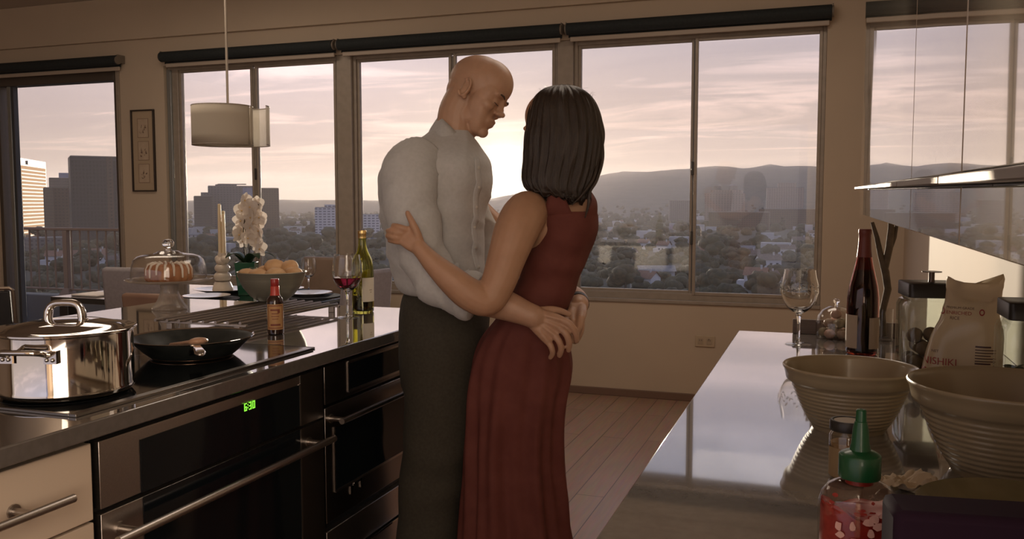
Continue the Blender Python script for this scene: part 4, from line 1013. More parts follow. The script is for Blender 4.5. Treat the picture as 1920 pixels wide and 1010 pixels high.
fr = random.Random(8)
for k in range(23):
    if k < 13: cz = .335 + .255*(k/12); cx = -.025 + .040*math.sin(k*1.9) + .060*(k/12); cy = .035*math.cos(k*2.3)
    else: cz = .29 + .25*((k-13)/9); cx = .065 + .03*math.sin(k*2.0); cy = .03*math.cos(k*1.7)
    f_ = flower((cx, cy, cz), fr.uniform(-1.1, 1.1) + (PI if k % 3 == 2 else 0), fr.uniform(-.3, .4), fr.uniform(1.1, 1.35)).build('flower', PETAL, t, smooth=180)
    M().ell((cx, cy-.004, cz-.003), .006, .007, .006, 8, 6).build('flower_lip', mat('orchid_lip', (.65, .45, .22), .5), f_, smooth=180)
# ------------------------------------------------------------------ right-hand worktop, wall cabinets
QUARTZ2 = noisy('pale_quartz', (.20, .185, .175), (.225, .21, .20), 60, .06, coat=1.0, coatr=.03, ior=1.6)
t = thing('kitchen_worktop', 'long polished grey stone worktop along the right wall holding bowls and bottles', 'worktop', (.17, 1.5, .885))
wb(B(-.25, XR-.001, .12, 2.835, .885, ZT), t).build('slab', QUARTZ2, t, bevel=.002)
t = thing('base_cabinet', 'cream base cabinet with three doors carrying the right worktop', 'cabinet', (.2, 1.48, 0))
wb(B(-.20, XR-.002, .16, 2.80, .1, .884), t).build('carcass', CREAM, t, smooth=0); wb(B(-.14, XR-.01, .16, 2.80, 0, .1), t).build('plinth', BLACKP, t, smooth=0)
for k in range(3): wb(B(-.222, -.201, .163+.88*k, 1.037+.88*k, .11, .875), t).build('door', CREAM, t, bevel=.002)
LACQ = mat('gloss_lacquer', (.50, .42, .33), .035, 0, coat=1.0, coatr=.015, spec=.8)
def lacq_wavy():
    nt = LACQ.node_tree; b = nt.nodes['Principled BSDF']; tc = nt.nodes.new('ShaderNodeTexCoord'); nz = nt.nodes.new('ShaderNodeTexNoise'); nz.inputs['Scale'].default_value = 2.2; nz.inputs['Detail'].default_value = 1
    bp = nt.nodes.new('ShaderNodeBump'); bp.inputs['Strength'].default_value = .05; bp.inputs['Distance'].default_value = .02
    nt.links.new(tc.outputs['Object'], nz.inputs['Vector']); nt.links.new(nz.outputs['Fac'], bp.inputs['Height']); nt.links.new(bp.outputs[0], b.inputs['Normal']); nt.links.new(bp.outputs[0], b.inputs['Coat Normal'])
lacq_wavy()
XC = .095; zc0, zc1, zc2 = 1.288, 1.372, 2.36
edges = [(.10, .735), (.739, 1.152), (1.156, 2.835)]
for k, (y0, y1) in enumerate(edges):
    lb = ('glossy pale wall cabinet nearest the camera on the right', 'narrow glossy pale wall cabinet second from the camera', 'long glossy pale wall cabinet reflecting the windows above the red wine bottle')[k]
    t = thing('wall_cabinet', lb, 'cabinet', (.35, (y0+y1)/2, zc0), 0, 'glossy wall cabinets over the right worktop')
    wb(B(XC+.021, XR-.002, y0, y1, zc0+.001, zc2), t).build('carcass', CREAM, t, smooth=0)
    zr = lambda y: 1.331 + .031*(y-.5)/2.33                # the seam over the flap runs very slightly downhill towards the camera
    def slab(z0a, z0b, z1a, z1b, x0, x1, ya=y0+.001, yb=y1):
        return M()._add([(x0, ya, z0a), (x1, ya, z0a), (x1, yb, z0b), (x0, yb, z0b), (x0, ya, z1a), (x1, ya, z1a), (x1, yb, z1b), (x0, yb, z1b)], [(0, 3, 2, 1), (4, 5, 6, 7), (0, 1, 5, 4), (1, 2, 6, 5), (2, 3, 7, 6), (3, 0, 4, 7)])
    wb(slab(zr(y0)+.009, zr(y1)+.009, zc2, zc2, XC, XC+.020), t).build('door', LACQ, t, bevel=.001)
    wb(slab(zc0, zc0, zr(y0)-.002, zr(y1)-.002, XC, XC+.020), t).build('flap_door', LACQ, t, bevel=.001)
    yb = y1 + (.012 if k == 2 else 0)
    wb(slab(zr(y0), zr(yb), zr(y0)+.0065, zr(yb)+.0065, XC-.016, XC+.019, yb=yb), t).build('pull_rail', mat('rail_steel', (.24, .195, .16), .5, 1.0), t, bevel=.001)

# ------------------------------------------------------------------ things on the right worktop
wine_glass('wine_glass', 'empty etched wine glass near the far edge of the right worktop', (-.065, 2.613, ZT), 1.0, None, etched=True, Rb=.052)
# dark red wine bottle, tall and slim
RB = [(0, .006), (.020, .003), (.036, 0), (.0405, .004), (.041, .012), (.041, .120), (.0400, .150), (.0365, .180), (.0305, .205), (.0235, .235), (.0185, .262), (.0160, .285), (.0152, .305), (.0150, .318), (.0160, .320), (.0160, .329), (.0150, .331), (.011, .331)]
cd = math.atan2(-2.505, -.098)
LB2 = mat('buff_label', (.46, .36, .27), .7)
bottle('red_wine_bottle', 'tall slim dark red wine bottle with a red neck foil and two buff labels', 'bottle', (.099, 2.508, ZT), RB, glass_mat('ruby_bottle_glass', (.30, .05, .03)),
       [('neck_foil', [(.0196, .258), (.0175, .276), (.0166, .288), (.0158, .305), (.0156, .317), (.0167, .3195), (.0167, .3295), (.0155, .332), (.001, .332)], mat('neck_foil_red', (.17, .035, .025), .45), None),
        ('label', [(.0415, .018), (.0415, .106)], LB2, (cd-1.62, cd-.30)), ('label', [(.0415, .018), (.0415, .100)], LB2, (cd+.42, cd+1.55))], 0,
       (mat('dark_red_wine', (.10, .006, .008), .0, 0, trans=.55, ior=1.34), .225))
# small glass cloche full of shells
t = thing('glass_cloche', 'small glass cloche with a bead knob at the far end of the right worktop', 'cloche', (.036, 2.765, ZT))
M().lathe([(.052, 0), (.0545, .003), (.0560, .02), (.0555, .045), (.050, .068), (.038, .084), (.020, .094), (.006, .097)], 40).build('dome', pane_mat('cloche_glass', (.96, .95, .94)), t, smooth=60, solid=.002)
M().lathe([(0, .0965), (.005, .098), (.0045, .103), (.009, .108), (.0095, .113), (.006, .118), (0, .119)], 20).build('knob', GLASS, t, smooth=60)
SH = [noisy('shell_pale', (.55, .45, .35), (.40, .28, .20), 40, .5), noisy('shell_mossy', (.20, .18, .10), (.34, .28, .18), 40, .6), noisy('shell_pink', (.50, .30, .24), (.60, .42, .34), 40, .5)]
r_ = random.Random(6); pts = [(0, 0, .017)] + [(.034*math.cos(a), .034*math.sin(a), .017) for a in [2*PI*k/6 for k in range(6)]] + [(.021*math.cos(a), .021*math.sin(a), .046) for a in [.4+2*PI*k/4 for k in range(4)]] + [(0, .002, .072)]
for k, (x, y, z) in enumerate(pts):
    s = .0155
    q = M(); q.ell((0, 0, 0), s*1.0, s*.95, s*.9, 14, 9, wob=lambda v: .10*mnoise.noise(v*3 + Vector((k*4, 0, 0))) + .05*math.sin(9*math.atan2(v.y, v.x)))
    o = q.build('seashell', SH[k % 3], smooth=180, loc=(.036+x, 2.765+y, ZT+z)); tag(o, 'small weathered shell heaped inside the glass cloche', 'shell', 'shells in the glass cloche')
# low wooden tray at the end of the worktop
o = M(); o.box(-.088, .215, 2.795+.03, 2.808+.026, 0, .045)
o = o.build('upstand', noisy('upstand_wood', (.16, .12, .10), (.19, .145, .12), 20, .6, stretch=(1, 12, 12)), bevel=.002, loc=(0, 0, ZT+.0003)); tag(o, 'low brown upstand along the far end of the right worktop', 'upstand')
# bare forked branch in a clear vase
t = thing('bare_branch', 'bare forked branch rising behind the red wine bottle in a clear vase', 'branch', (.168, 2.76, ZT))
BR = noisy('branch_bark', (.10, .075, .05), (.16, .12, .08), 30, .8, bump=.4)
q = M(); q.tube([(.0, 0, .012), (-.006, .01, .08), (.008, .02, .15), (.0, .02, .20), (-.016, .02, .255), (-.026, .02, .30), (-.040, .02, .345)], [.009, .009, .0105, .011, .0085, .007, .005], 10)
q.tube([(-.002, .02, .21), (.008, .022, .27), (.012, .025, .33), (.010, .03, .352)], [.010, .0105, .009, .007], 10); q.tube([(.004, .022, .245), (.022, .03, .30), (.028, .035, .345)], [.007, .006, .005], 8)
q.build('branch', BR, t, smooth=60)
M().lathe([(0, .001), (.022, 0), (.024, .004), (.024, .095), (.022, .095), (.022, .008), (0, .008)], 28).build('vase', pane_mat('vase_glass', (.95, .95, .94)), t, smooth=50)

# square glass jars with black lids
BLID = mat('jar_lid_black', (.022, .018, .015), .4)
def rsq(a, r, z, n=6):
    return [Vector((sx*(a-r) + r*math.cos(t0 + PI/2*k/n), sy*(a-r) + r*math.sin(t0 + PI/2*k/n), z)) for sx, sy, t0 in ((1, 1, 0), (-1, 1, PI/2), (-1, -1, PI), (1, -1, 3*PI/2)) for k in range(n+1)]
def jar(label, loc, rz, lid=True):
    t = thing('glass_jar', label, 'jar', loc, rz)
    a = .066
    q = M(); q.loft([rsq(a-.006, .016, 0), rsq(a, .020, .006), rsq(a, .020, .160), rsq(a-.004, .020, .172), rsq(a-.010, .018, .176), rsq(a-.010, .018, .182), rsq(a-.013, .016, .182), rsq(a-.013, .016, .175), rsq(a-.008, .017, .165), rsq(a-.0045, .017, .158), rsq(a-.0045, .017, .010), rsq(a-.012, .012, .006)], cap=False)
    q.f.append(tuple(range(27, -1, -1))); q.f.append(tuple(range(len(q.v)-28, len(q.v)))); q.mi += [0, 0]
    q.build('jar_glass', pane_mat('jar_glass', (.93, .95, .92)), t, smooth=50)
    l_ = thing('jar_lid', label.replace('square glass jar', 'black lid with a flat knob on the square jar'), 'lid', (loc[0], loc[1], loc[2]+.1825), rz) if False else None
    q = M(); q.loft([rsq(a-.006, .012, .1824), rsq(a-.004, .012, .1835), rsq(a-.004, .012, .2135), rsq(a-.0055, .012, .215)]); q.build('lid', BLID, t, smooth=50)
    M().lathe([(0, .2152), (.0075, .2152), (.0065, .222), (.0065, .2385), (.022, .2385), (.022, .2405), (0, .2405)], 24).build('lid_knob', mat('knob_metal', (.10, .07, .055), .3, .7), t, smooth=40)
    return t
jar('square glass jar with a black lid holding brown nuts behind the rice bag', (.238, 2.275, ZT+.0003), R(8))
NUT = noisy('nut_shell', (.10, .055, .035), (.17, .10, .065), 30, .6, bump=.5, bscale=60)
pr_ = None; r_ = random.Random(9)
npos = [(x, y, .0275) for x in (-.036, 0, .036) for y in (-.036, 0, .036)] + [(x, y, .062) for x in (-.019, .019) for y in (-.034, 0, .034)] + [(-.036, -.012, .090), (0.0, -.016, .093)]
ca, sa = math.cos(R(8)), math.sin(R(8))
for k, (x, y, z) in enumerate(npos):
    if pr_ is None:
        q = M(); q.ell((0, 0, 0), .0178, .0178, .0185, 14, 10, wob=lambda v: .05*mnoise.noise(v*5) + .03*(abs(v.y) < .1)); pr_ = q.build('walnut', NUT, smooth=180); o = pr_
    else: o = pr_.copy(); COL.objects.link(o)
    o.location = (.238+x*ca-y*sa, 2.275+x*sa+y*ca, ZT+z); o.rotation_euler = (r_.uniform(-1, 1), r_.uniform(-1, 1), r_.uniform(0, 6)); tag(o, 'round brown nut inside the square glass jar', 'nut', 'brown nuts in the glass jar')
jar('square glass jar of green herbs cut off by the right edge of the picture', (.386, 1.900, ZT+.0003), R(1))
q = M(); r_ = random.Random(12)
for k in range(90):
    c = Vector((r_.uniform(-.045, .045), r_.uniform(-.045, .045), r_.uniform(.016, .085))); rot = Matrix.Rotation(r_.uniform(0, 6), 3, 'Z') @ Matrix.Rotation(r_.uniform(0, 3), 3, 'X')
    q.ell(c, .012, .005, .0012, 8, 5, rot=rot)
tag(q.build('dried_herbs', mat('herb_green', (.045, .065, .03), .7), smooth=60, loc=(.386, 1.900, ZT+.001)), 'dark green dried leaves filling the jar at the right edge', 'herbs', kind='stuff')

# plastic bag of rice
t = thing('rice_bag', 'crumpled clear and white plastic rice bag with red lettering behind the bowls', 'bag', (.288, 2.150, ZT+.0005), R(-10))
BAGM = cloth_mat('bag_plastic', (.68, .57, .44), .45)
BAGM.node_tree.nodes['Principled BSDF'].inputs['Roughness'].default_value = .18
prof = [(0, .066, .036), (.012, .077, .042), (.05, .080, .046), (.10, .070, .042), (.15, .058, .034), (.18, .052, .026), (.200, .052, .016), (.222, .058, .008), (.232, .056, .004)]
rings = []
NS = 56
def bagpt(a, z):
    for (z0, a0, b0), (z1, a1, b1) in zip(prof, prof[1:]):
        if z0 <= z <= z1 + 1e-9:
            f_ = (z-z0)/(z1-z0); A, Bb = a0+(a1-a0)*f_, b0+(b1-b0)*f_; break
    e_ = .62
    x = A*math.copysign(abs(math.cos(a))**e_, math.cos(a)); y = Bb*math.copysign(abs(math.sin(a))**e_, math.sin(a))
    n = mnoise.noise(Vector((x*26, y*26, z*20))); n2 = mnoise.ridged_multi_fractal(Vector((x*14, y*14+3, z*11)), 1, 2, 3, 1, 2) - 1.0
    k = 1 + .06*n + .055*n2*(1 + 1.6*(z > .14))
    lean = .035*z/.2
    return Vector((x*k + lean*.6, y*k, z + (.012*math.sin(a*2+1) + .010*n if z > .19 else 0)))
zs_ = [0, .006, .014, .028, .045, .065, .085, .105, .125, .142, .156, .168, .178, .188, .198, .207, .215, .223, .232]
q = M(); q.loft([[bagpt(2*PI*k/NS, z) for k in range(NS)] for z in zs_]); q.build('bag_film', BAGM, t, smooth=70)
# printing follows the film
REDI = mat('bag_red_ink', (.33, .035, .035), .5); DARKI = mat('bag_dark_ink', (.10, .05, .05), .5)
def wrap_text(txt, size, x0, z0, mt, name, slant=0.0, parent=None):
    cu = bpy.data.curves.new(name, 'FONT'); cu.body = txt; cu.size = size; cu.resolution_u = 3
    ob = bpy.data.objects.new(name, cu); COL.objects.link(ob)
    dg = bpy.context.evaluated_depsgraph_get(); me = bpy.data.meshes.new_from_object(ob.evaluated_get(dg))
    bpy.data.objects.remove(ob); bpy.data.curves.remove(cu)
    bm = bmesh.new(); bm.from_mesh(me); bmesh.ops.subdivide_edges(bm, edges=[e for e in bm.edges if e.calc_length() > size*.25], cuts=2, use_grid_fill=True)
    for v in bm.verts:
        x, z = x0 + v.co.x, z0 + v.co.y + slant*v.co.x
        v.co = bag_front(x, z)
    bm.to_mesh(me); bm.free(); me.materials.clear(); me.materials.append(mt)
    o = bpy.data.objects.new(name, me); COL.objects.link(o); o.parent = t; return o
def bag_front(x, z):
    # nearest point of the front film at lateral x, pushed just clear of it
    best = None
    z = max(0, min(.231, z))
    lo, hi = PI+.02, 2*PI-.02
    for _ in range(30):
        md = (lo+hi)/2
        if bagpt(md, z).x < x: lo = md
        else: hi = md
    p = bagpt((lo+hi)/2, z); return Vector((p.x, p.y - .0016, p.z))
wrap_text('PREMIUM GRADE', .0072, -.030, .170, DARKI, 'lettering')
wrap_text('ENRICHED', .0105, -.030, .158, REDI, 'lettering')
wrap_text('RICE', .0095, -.022, .147, DARKI, 'lettering')
wrap_text('NISHIKI', .0215, -.076, .047, REDI, 'lettering')
wrap_text('NET', .008, -.056, .073, DARKI, 'lettering')
q = M()
def strip(x0, x1, z0, z1, n=8): q.grid(lambda u, v: bag_front(x0+(x1-x0)*u, z0+(z1-z0)*v), n, 1)
for k in range(11):
    z = .090 - .0060*k; strip(.030, .030 + (.040 if k % 3 else .030), z, z+.0022 if k not in (0, 6) else z+.0036)
q.build('small_print', DARKI, t, smooth=0)
q = M()
for cx, cz, r in ((-.038, .163, .0075), (.040, .165, .007)):
    n = 16
    q._add([bag_front(cx + rr*.75*math.cos(2*PI*k/n), cz + rr*math.sin(2*PI*k/n)) for rr in (r*.62, r) for k in range(n)], [(k, (k+1) % n, n+(k+1) % n, n+k) for k in range(n)])
for k in range(5):
    n = 14; cx = -.070 + .026*k; cz = .029; r = .010
    q._add([bag_front(cx + rr*math.cos(2*PI*j/n), cz + rr*math.sin(2*PI*j/n)) for rr in (r*.45, r) for j in range(n)], [(j, (j+1) % n, n+(j+1) % n, n+j) for j in range(n)])
q.build('printed_emblem', REDI, t, smooth=0)

# stoneware mixing bowls with ribbed outsides
CRK = noisy('cream_stoneware', (.32, .255, .16), (.36, .285, .185), 10, .3, coat=.3, coatr=.12)
def mixing_bowl(label, loc, Rr, H):
    t = thing('mixing_bowl', label, 'bowl', loc, 0, 'ribbed stoneware mixing bowls')
    s = Rr/.112; k = H/.115
    out = [(0, .004), (.050, .004), (.054, 0), (.060, 0), (.063, .006)]
    n = 56
    for i in range(n+1):
        f_ = i/n; z = .010 + .072*f_; r = .064 + .0335*f_**.75 + .0007*math.sin(f_*2*PI*10.0)
        out.append((r, z))
    out += [(.0985, .084), (.1035, .087), (.1065, .090), (.1085, .100), (.1105, .108), (.1125, .1105), (.1130, .1135), (.1115, .1155), (.1085, .1145), (.1055, .108), (.0985, .090), (.088, .060), (.074, .030), (.056, .014), (.030, .010), (0, .009)]
    M().lathe([(r*s, z*k) for r, z in out], 96).build('bowl', CRK, t, smooth=50)
    return t
mixing_bowl('smaller cream ribbed mixing bowl in front of the red wine bottle', (.047, 1.655, ZT), .1135, .113)
mixing_bowl('bigger cream ribbed mixing bowl cut off by the right edge of the picture', (.262, 1.450, ZT), .139, .136)
# spice jar with a black lid
t = thing('spice_jar', 'small spice jar with a black lid and amber contents before the smaller bowl', 'jar', (.037, 1.342, ZT))
M().lathe([(0, .001), (.022, 0), (.0245, .003), (.0245, .066), (.022, .071), (.0205, .073), (.0205, .076), (.0185, .076), (.0185, .072), (.0225, .065), (.0225, .006), (0, .005)], 36).build('jar_glass', pane_mat('spice_glass', (.95, .93, .9)), t, smooth=50)
M().lathe([(0, .0055), (.0222, .0058), (.0222, .056), (0, .058)], 30).build('spice', noisy('amber_spice', (.26, .15, .06), (.40, .25, .11), 60, .8), t, smooth=40)
M().lathe([(.0205, .0735), (.0238, .0735), (.0242, .075), (.0242, .086), (.0232, .0885), (.0205, .0885), (.0195, .0870), (0, .0870), (0, .08), (.0205, .08)], 40, wob=lambda a, r, z: .012*math.cos(40*a) if r > .0235 else 0).build('lid', BLID, t, smooth=40)
M().lathe([(0, .0872), (.0185, .0872), (.0185, .0876), (0, .0876)], 32).build('lid_sticker', mat('lid_sticker', (.36, .29, .21), .6), t, smooth=30)
M().lathe([(.0247, .008), (.0247, .05)], 36).build('label', mat('amber_spice_label', (.30, .20, .10), .6), t, smooth=60)
# squeeze bottle of chilli sauce, half used
sx, sy, sz = .040, .976, ZT
t = thing('chilli_sauce_bottle', 'clear squeeze bottle of red chilli sauce with a green pointed cap at the near right', 'bottle', (sx, sy, sz), R(3))
def oval(r, z, e=.78, n=40): return [Vector((r*math.cos(2*PI*k/n), r*e*math.sin(2*PI*k/n), z)) for k in range(n)]
ob_ = [(.036, 0), (.0395, .004), (.0405, .012), (.0405, .078), (.0398, .087), (.0372, .096), (.0315, .1040), (.0225, .1095), (.0152, .1118), (.0148, .1140)]
q = M(); q.loft([oval(r, z, .78 if r > .02 else .78 + .22*(.02-r)/.0052 if r > .0148 else 1) for r, z in ob_] + [oval(r-.0014, z+(.0015 if z < .02 else 0), .78 if r > .02 else 1) for r, z in reversed(ob_)], cap=False); q.f.append(tuple(range(39, -1, -1))); q.f.append(tuple(range(len(q.v)-40, len(q.v)))); q.mi += [0, 0]
q.build('plastic_body', pane_mat('clear_plastic', (.95, .91, .89), 1.45), t, smooth=60)
CH = noisy('chilli_sauce', (.34, .025, .02), (.46, .05, .035), 90, .35, sss=.15, sssr=(1, .2, .1), ssss=.004)
def lvl(k): return .083 + .006*math.sin(2*PI*k/40*2 + 1) + .003*math.sin(2*PI*k/40*5)
q = M(); q.loft([oval(r-.0022, z+.003) for r, z in ((.036, 0), (.0395, .004), (.0405, .012), (.0405, .045))] + [[Vector((p.x, p.y, lvl(k))) for k, p in enumerate(oval(.0378, 0))], [Vector((p.x, p.y, lvl(k)-.002)) for k, p in enumerate(oval(.03, 0))]]); q.build('sauce', CH, t, smooth=70)
q = M(); rr2 = random.Random(3)           # streaks of sauce clinging above the level, and the pale print on the front
for k in range(34):
    a0 = rr2.uniform(PI*1.0, 2.0*PI); z0 = rr2.uniform(.078, .101); w_, h_ = rr2.uniform(.002, .007), rr2.uniform(.0008, .0026); n = 9
    def S_(dx, dz):
        z = z0 + dz; r = .0388 if z < .086 else .0388 - (z-.086)**2*18 - (z-.086)*.10
        a = a0 + dx/.034; return (r*math.cos(a), r*.78*math.sin(a), z)
    q._add([S_(0, 0)] + [S_(w_*rr2.uniform(.6, 1.1)*math.cos(2*PI*j/n), h_*rr2.uniform(.6, 1.1)*math.sin(2*PI*j/n)) for j in range(n)], [(0, 1+j, 1+(j+1) % n) for j in range(n)])
q.lathe([(.0140, .1072), (.0136, .1100), (.0130, .1132), (.012, .1132), (.012, .107)], 24)
q.build('sauce_smear', CH, t, smooth=70)
q = M(); rr2 = random.Random(14)
for (u, z, w_, h_) in ((-.55, .058, .004, .006), (-.50, .050, .0045, .004), (-.2, .060, .003, .007), (-.15, .045, .006, .004), (.18, .066, .006, .005), (.32, .070, .005, .006), (.45, .062, .006, .005), (.24, .054, .004, .006), (.5, .073, .003, .003), (-.35, .040, .004, .003), (.1, .038, .004, .004)):
    n = 9; c_a = 1.5*PI + u
    def P_(dx, dz): a = c_a + dx/.034; return (.0412*math.cos(a), .0412*.79*math.sin(a) - .0004, z + dz + .010)
    q._add([P_(0, 0)] + [P_(w_*rr2.uniform(.6, 1.1)*math.cos(2*PI*k/n), h_*rr2.uniform(.6, 1.1)*math.sin(2*PI*k/n)) for k in range(n)], [(0, 1+k, 1+(k+1) % n) for k in range(n)])
q.build('pale_print', mat('pale_print', (.75, .42, .36), .6), t, smooth=0)
GC = mat('green_cap', (.006, .075, .024), .4, 0, coat=.2)
M().lathe([(.0165, .1135), (.0205, .1135), (.0208, .115), (.0208, .1370), (.0200, .1385), (.0165, .1405), (.0105, .1425), (.0098, .1475), (.0092, .149), (.0078, .165), (.0062, .1725), (.0055, .1730), (.0050, .1845), (.0040, .1855), (.002, .1855), (0, .180)], 44, wob=lambda a, r, z: .014*math.cos(44*a) if r > .0203 else 0).build('cap', GC, t, smooth=40)
# crumpled paper between the bowls
q = M()
def crum(u, v):
    x, y = (u-.5)*.075, (v-.5)*.05; n = mnoise.ridged_multi_fractal(Vector((u*2.6+4, v*2.6, .3)), 1, 2, 4, 1, 2)
    return (x, y + .004*mnoise.noise(Vector((u*5, v*5, 2))), .003 + .011*max(0, n-.6) + .010*abs(u-.45)*1.6)
q.grid(crum, 22, 18); o = q.build('paper_scrap', mat('scrap_paper', (.50, .40, .28), .8), smooth=30, solid=.0012, loc=(.112, 1.325, ZT+.0005)); o.rotation_euler = (0, 0, .4); tag(o, 'crumpled buff scrap of paper lying between the two mixing bowls', 'paper')
# shallow olive dish and the dark purple box at the lower right corner
M_ = noisy('olive_glaze', (.16, .14, .075), (.21, .18, .10), 20, .25, coat=.4)
o = M().lathe([(0, .003), (.05, 0), (.058, .003), (.095, .026), (.112, .040), (.1135, .042), (.112, .0435), (.094, .031), (.056, .008), (0, .007)], 64).build('serving_dish', M_, smooth=50, loc=(.225, 1.155, ZT)); tag(o, 'shallow olive green dish half hidden behind the purple box', 'dish')
t = thing('food_carton', 'dark purple carton with a green panel in the lower right corner', 'carton', (.185, .820, ZT), R(8))
B(-.130, .14, -.028, .028, 0, .146).build('carton', mat('purple_card', (.022, .008, .020), .85, spec=.2), t, bevel=.007)
B(-.045, .13, -.0288, -.0278, .008, .112).build('green_panel', mat('green_panel', (.010, .060, .035), .5), t, smooth=0)
B(-.045, .13, -.0286, -.0276, .113, .121).build('grey_band', mat('grey_band', (.06, .05, .055), .5), t, smooth=0)
# ------------------------------------------------------------------ the couple
RT = Vector((math.cos(YAW), math.sin(YAW), 0)); FW = Vector((-math.sin(YAW), math.cos(YAW), 0)); UP = Vector((0, 0, 1))
def cr(vals, t):
    """Catmull-Rom through a list of equal-length tuples, t in 0..1"""
    n = len(vals) - 1; f = min(max(t, 0), 1)*n; i = min(int(f), n-1); u = f - i
    p0, p1, p2, p3 = vals[max(i-1, 0)], vals[i], vals[i+1], vals[min(i+2, n)]
    return tuple(.5*(2*b + (c-a)*u + (2*a-5*b+4*c-d)*u*u + (3*b-a-3*c+d)*u**3) for a, b, c, d in zip(p0, p1, p2, p3))
def rowpts(rows, m):
    """rows (v, left u, right u, D, half depth) -> dense (centre, half width, half depth)"""
    out = []
    for j in range(m+1):
        v, l, r, D, td = cr(rows, j/m); a, b = at(l, v, D), at(r, v, D); out.append(((a+b)/2, (b-a).length/2, td))
    return out
def rowloft(q, rows, m=40, n=48, e=.88, disp=None, cap=True):
    rings = []
    for j, (c, hw, td) in enumerate(rowpts(rows, m)):
        rg = []
        for k in range(n):
            a = 2*PI*k/n; ca, sa = math.cos(a), math.sin(a)
            x = hw*math.copysign(abs(ca)**e, ca); y = td*math.copysign(abs(sa)**e, sa)
            p = c + RT*x + FW*y
            if disp: p = p + (RT*ca + FW*sa)*disp(p, a, j/m)
            rg.append(p)
        rings.append(rg)
    return q.loft(rings, cap)
def limb(q, pts, m=24, n=14, flat=1.0, ends=True):
    """pts (u, v, D, radius): a tapering round limb with rounded ends"""
    P3 = [tuple(at(u, v, D)) + (r,) for u, v, D, r in pts]
    return limb3(q, P3, m, n, flat, ends)
def limb3(q, P3, m=24, n=14, flat=1.0, ends=True, upv=(0, 0, 1)):
    d = [cr(P3, j/m) for j in range(m+1)]
    q.tube([x[:3] for x in d], [x[3] for x in d], n, True, flat, upv)
    if ends:
        for x in (d[0], d[-1]): q.ell(x[:3], x[3]*.97, x[3]*.97, x[3]*.97, 12, 8)
    return q
def remeshed(q, name, mt, parent, voxel, smooth=3, post=None, mats=None):
    """one continuous skin grown round all the overlapping shapes in q"""
    o = q.build(name, mt, None, smooth=180)
    md = o.modifiers.new('skin', 'REMESH'); md.mode = 'VOXEL'; md.voxel_size = voxel; md.use_smooth_shade = True
    if smooth:
        s_ = o.modifiers.new('soft', 'SMOOTH'); s_.factor = .5; s_.iterations = smooth
    dg = bpy.context.evaluated_depsgraph_get(); me = bpy.data.meshes.new_from_object(o.evaluated_get(dg))
    o.modifiers.clear(); old = o.data; o.data = me; bpy.data.meshes.remove(old); me.name = name
    me.materials.clear(); me.materials.append(mt)
    if post:
        for v in me.vertices: v.co = post(v.co.copy())
    me.polygons.foreach_set('use_smooth', [True]*len(me.polygons)); me.update()
    if parent is not None:
        off = parent.location
        for v in me.vertices: v.co -= off
        o.parent = parent
    return o
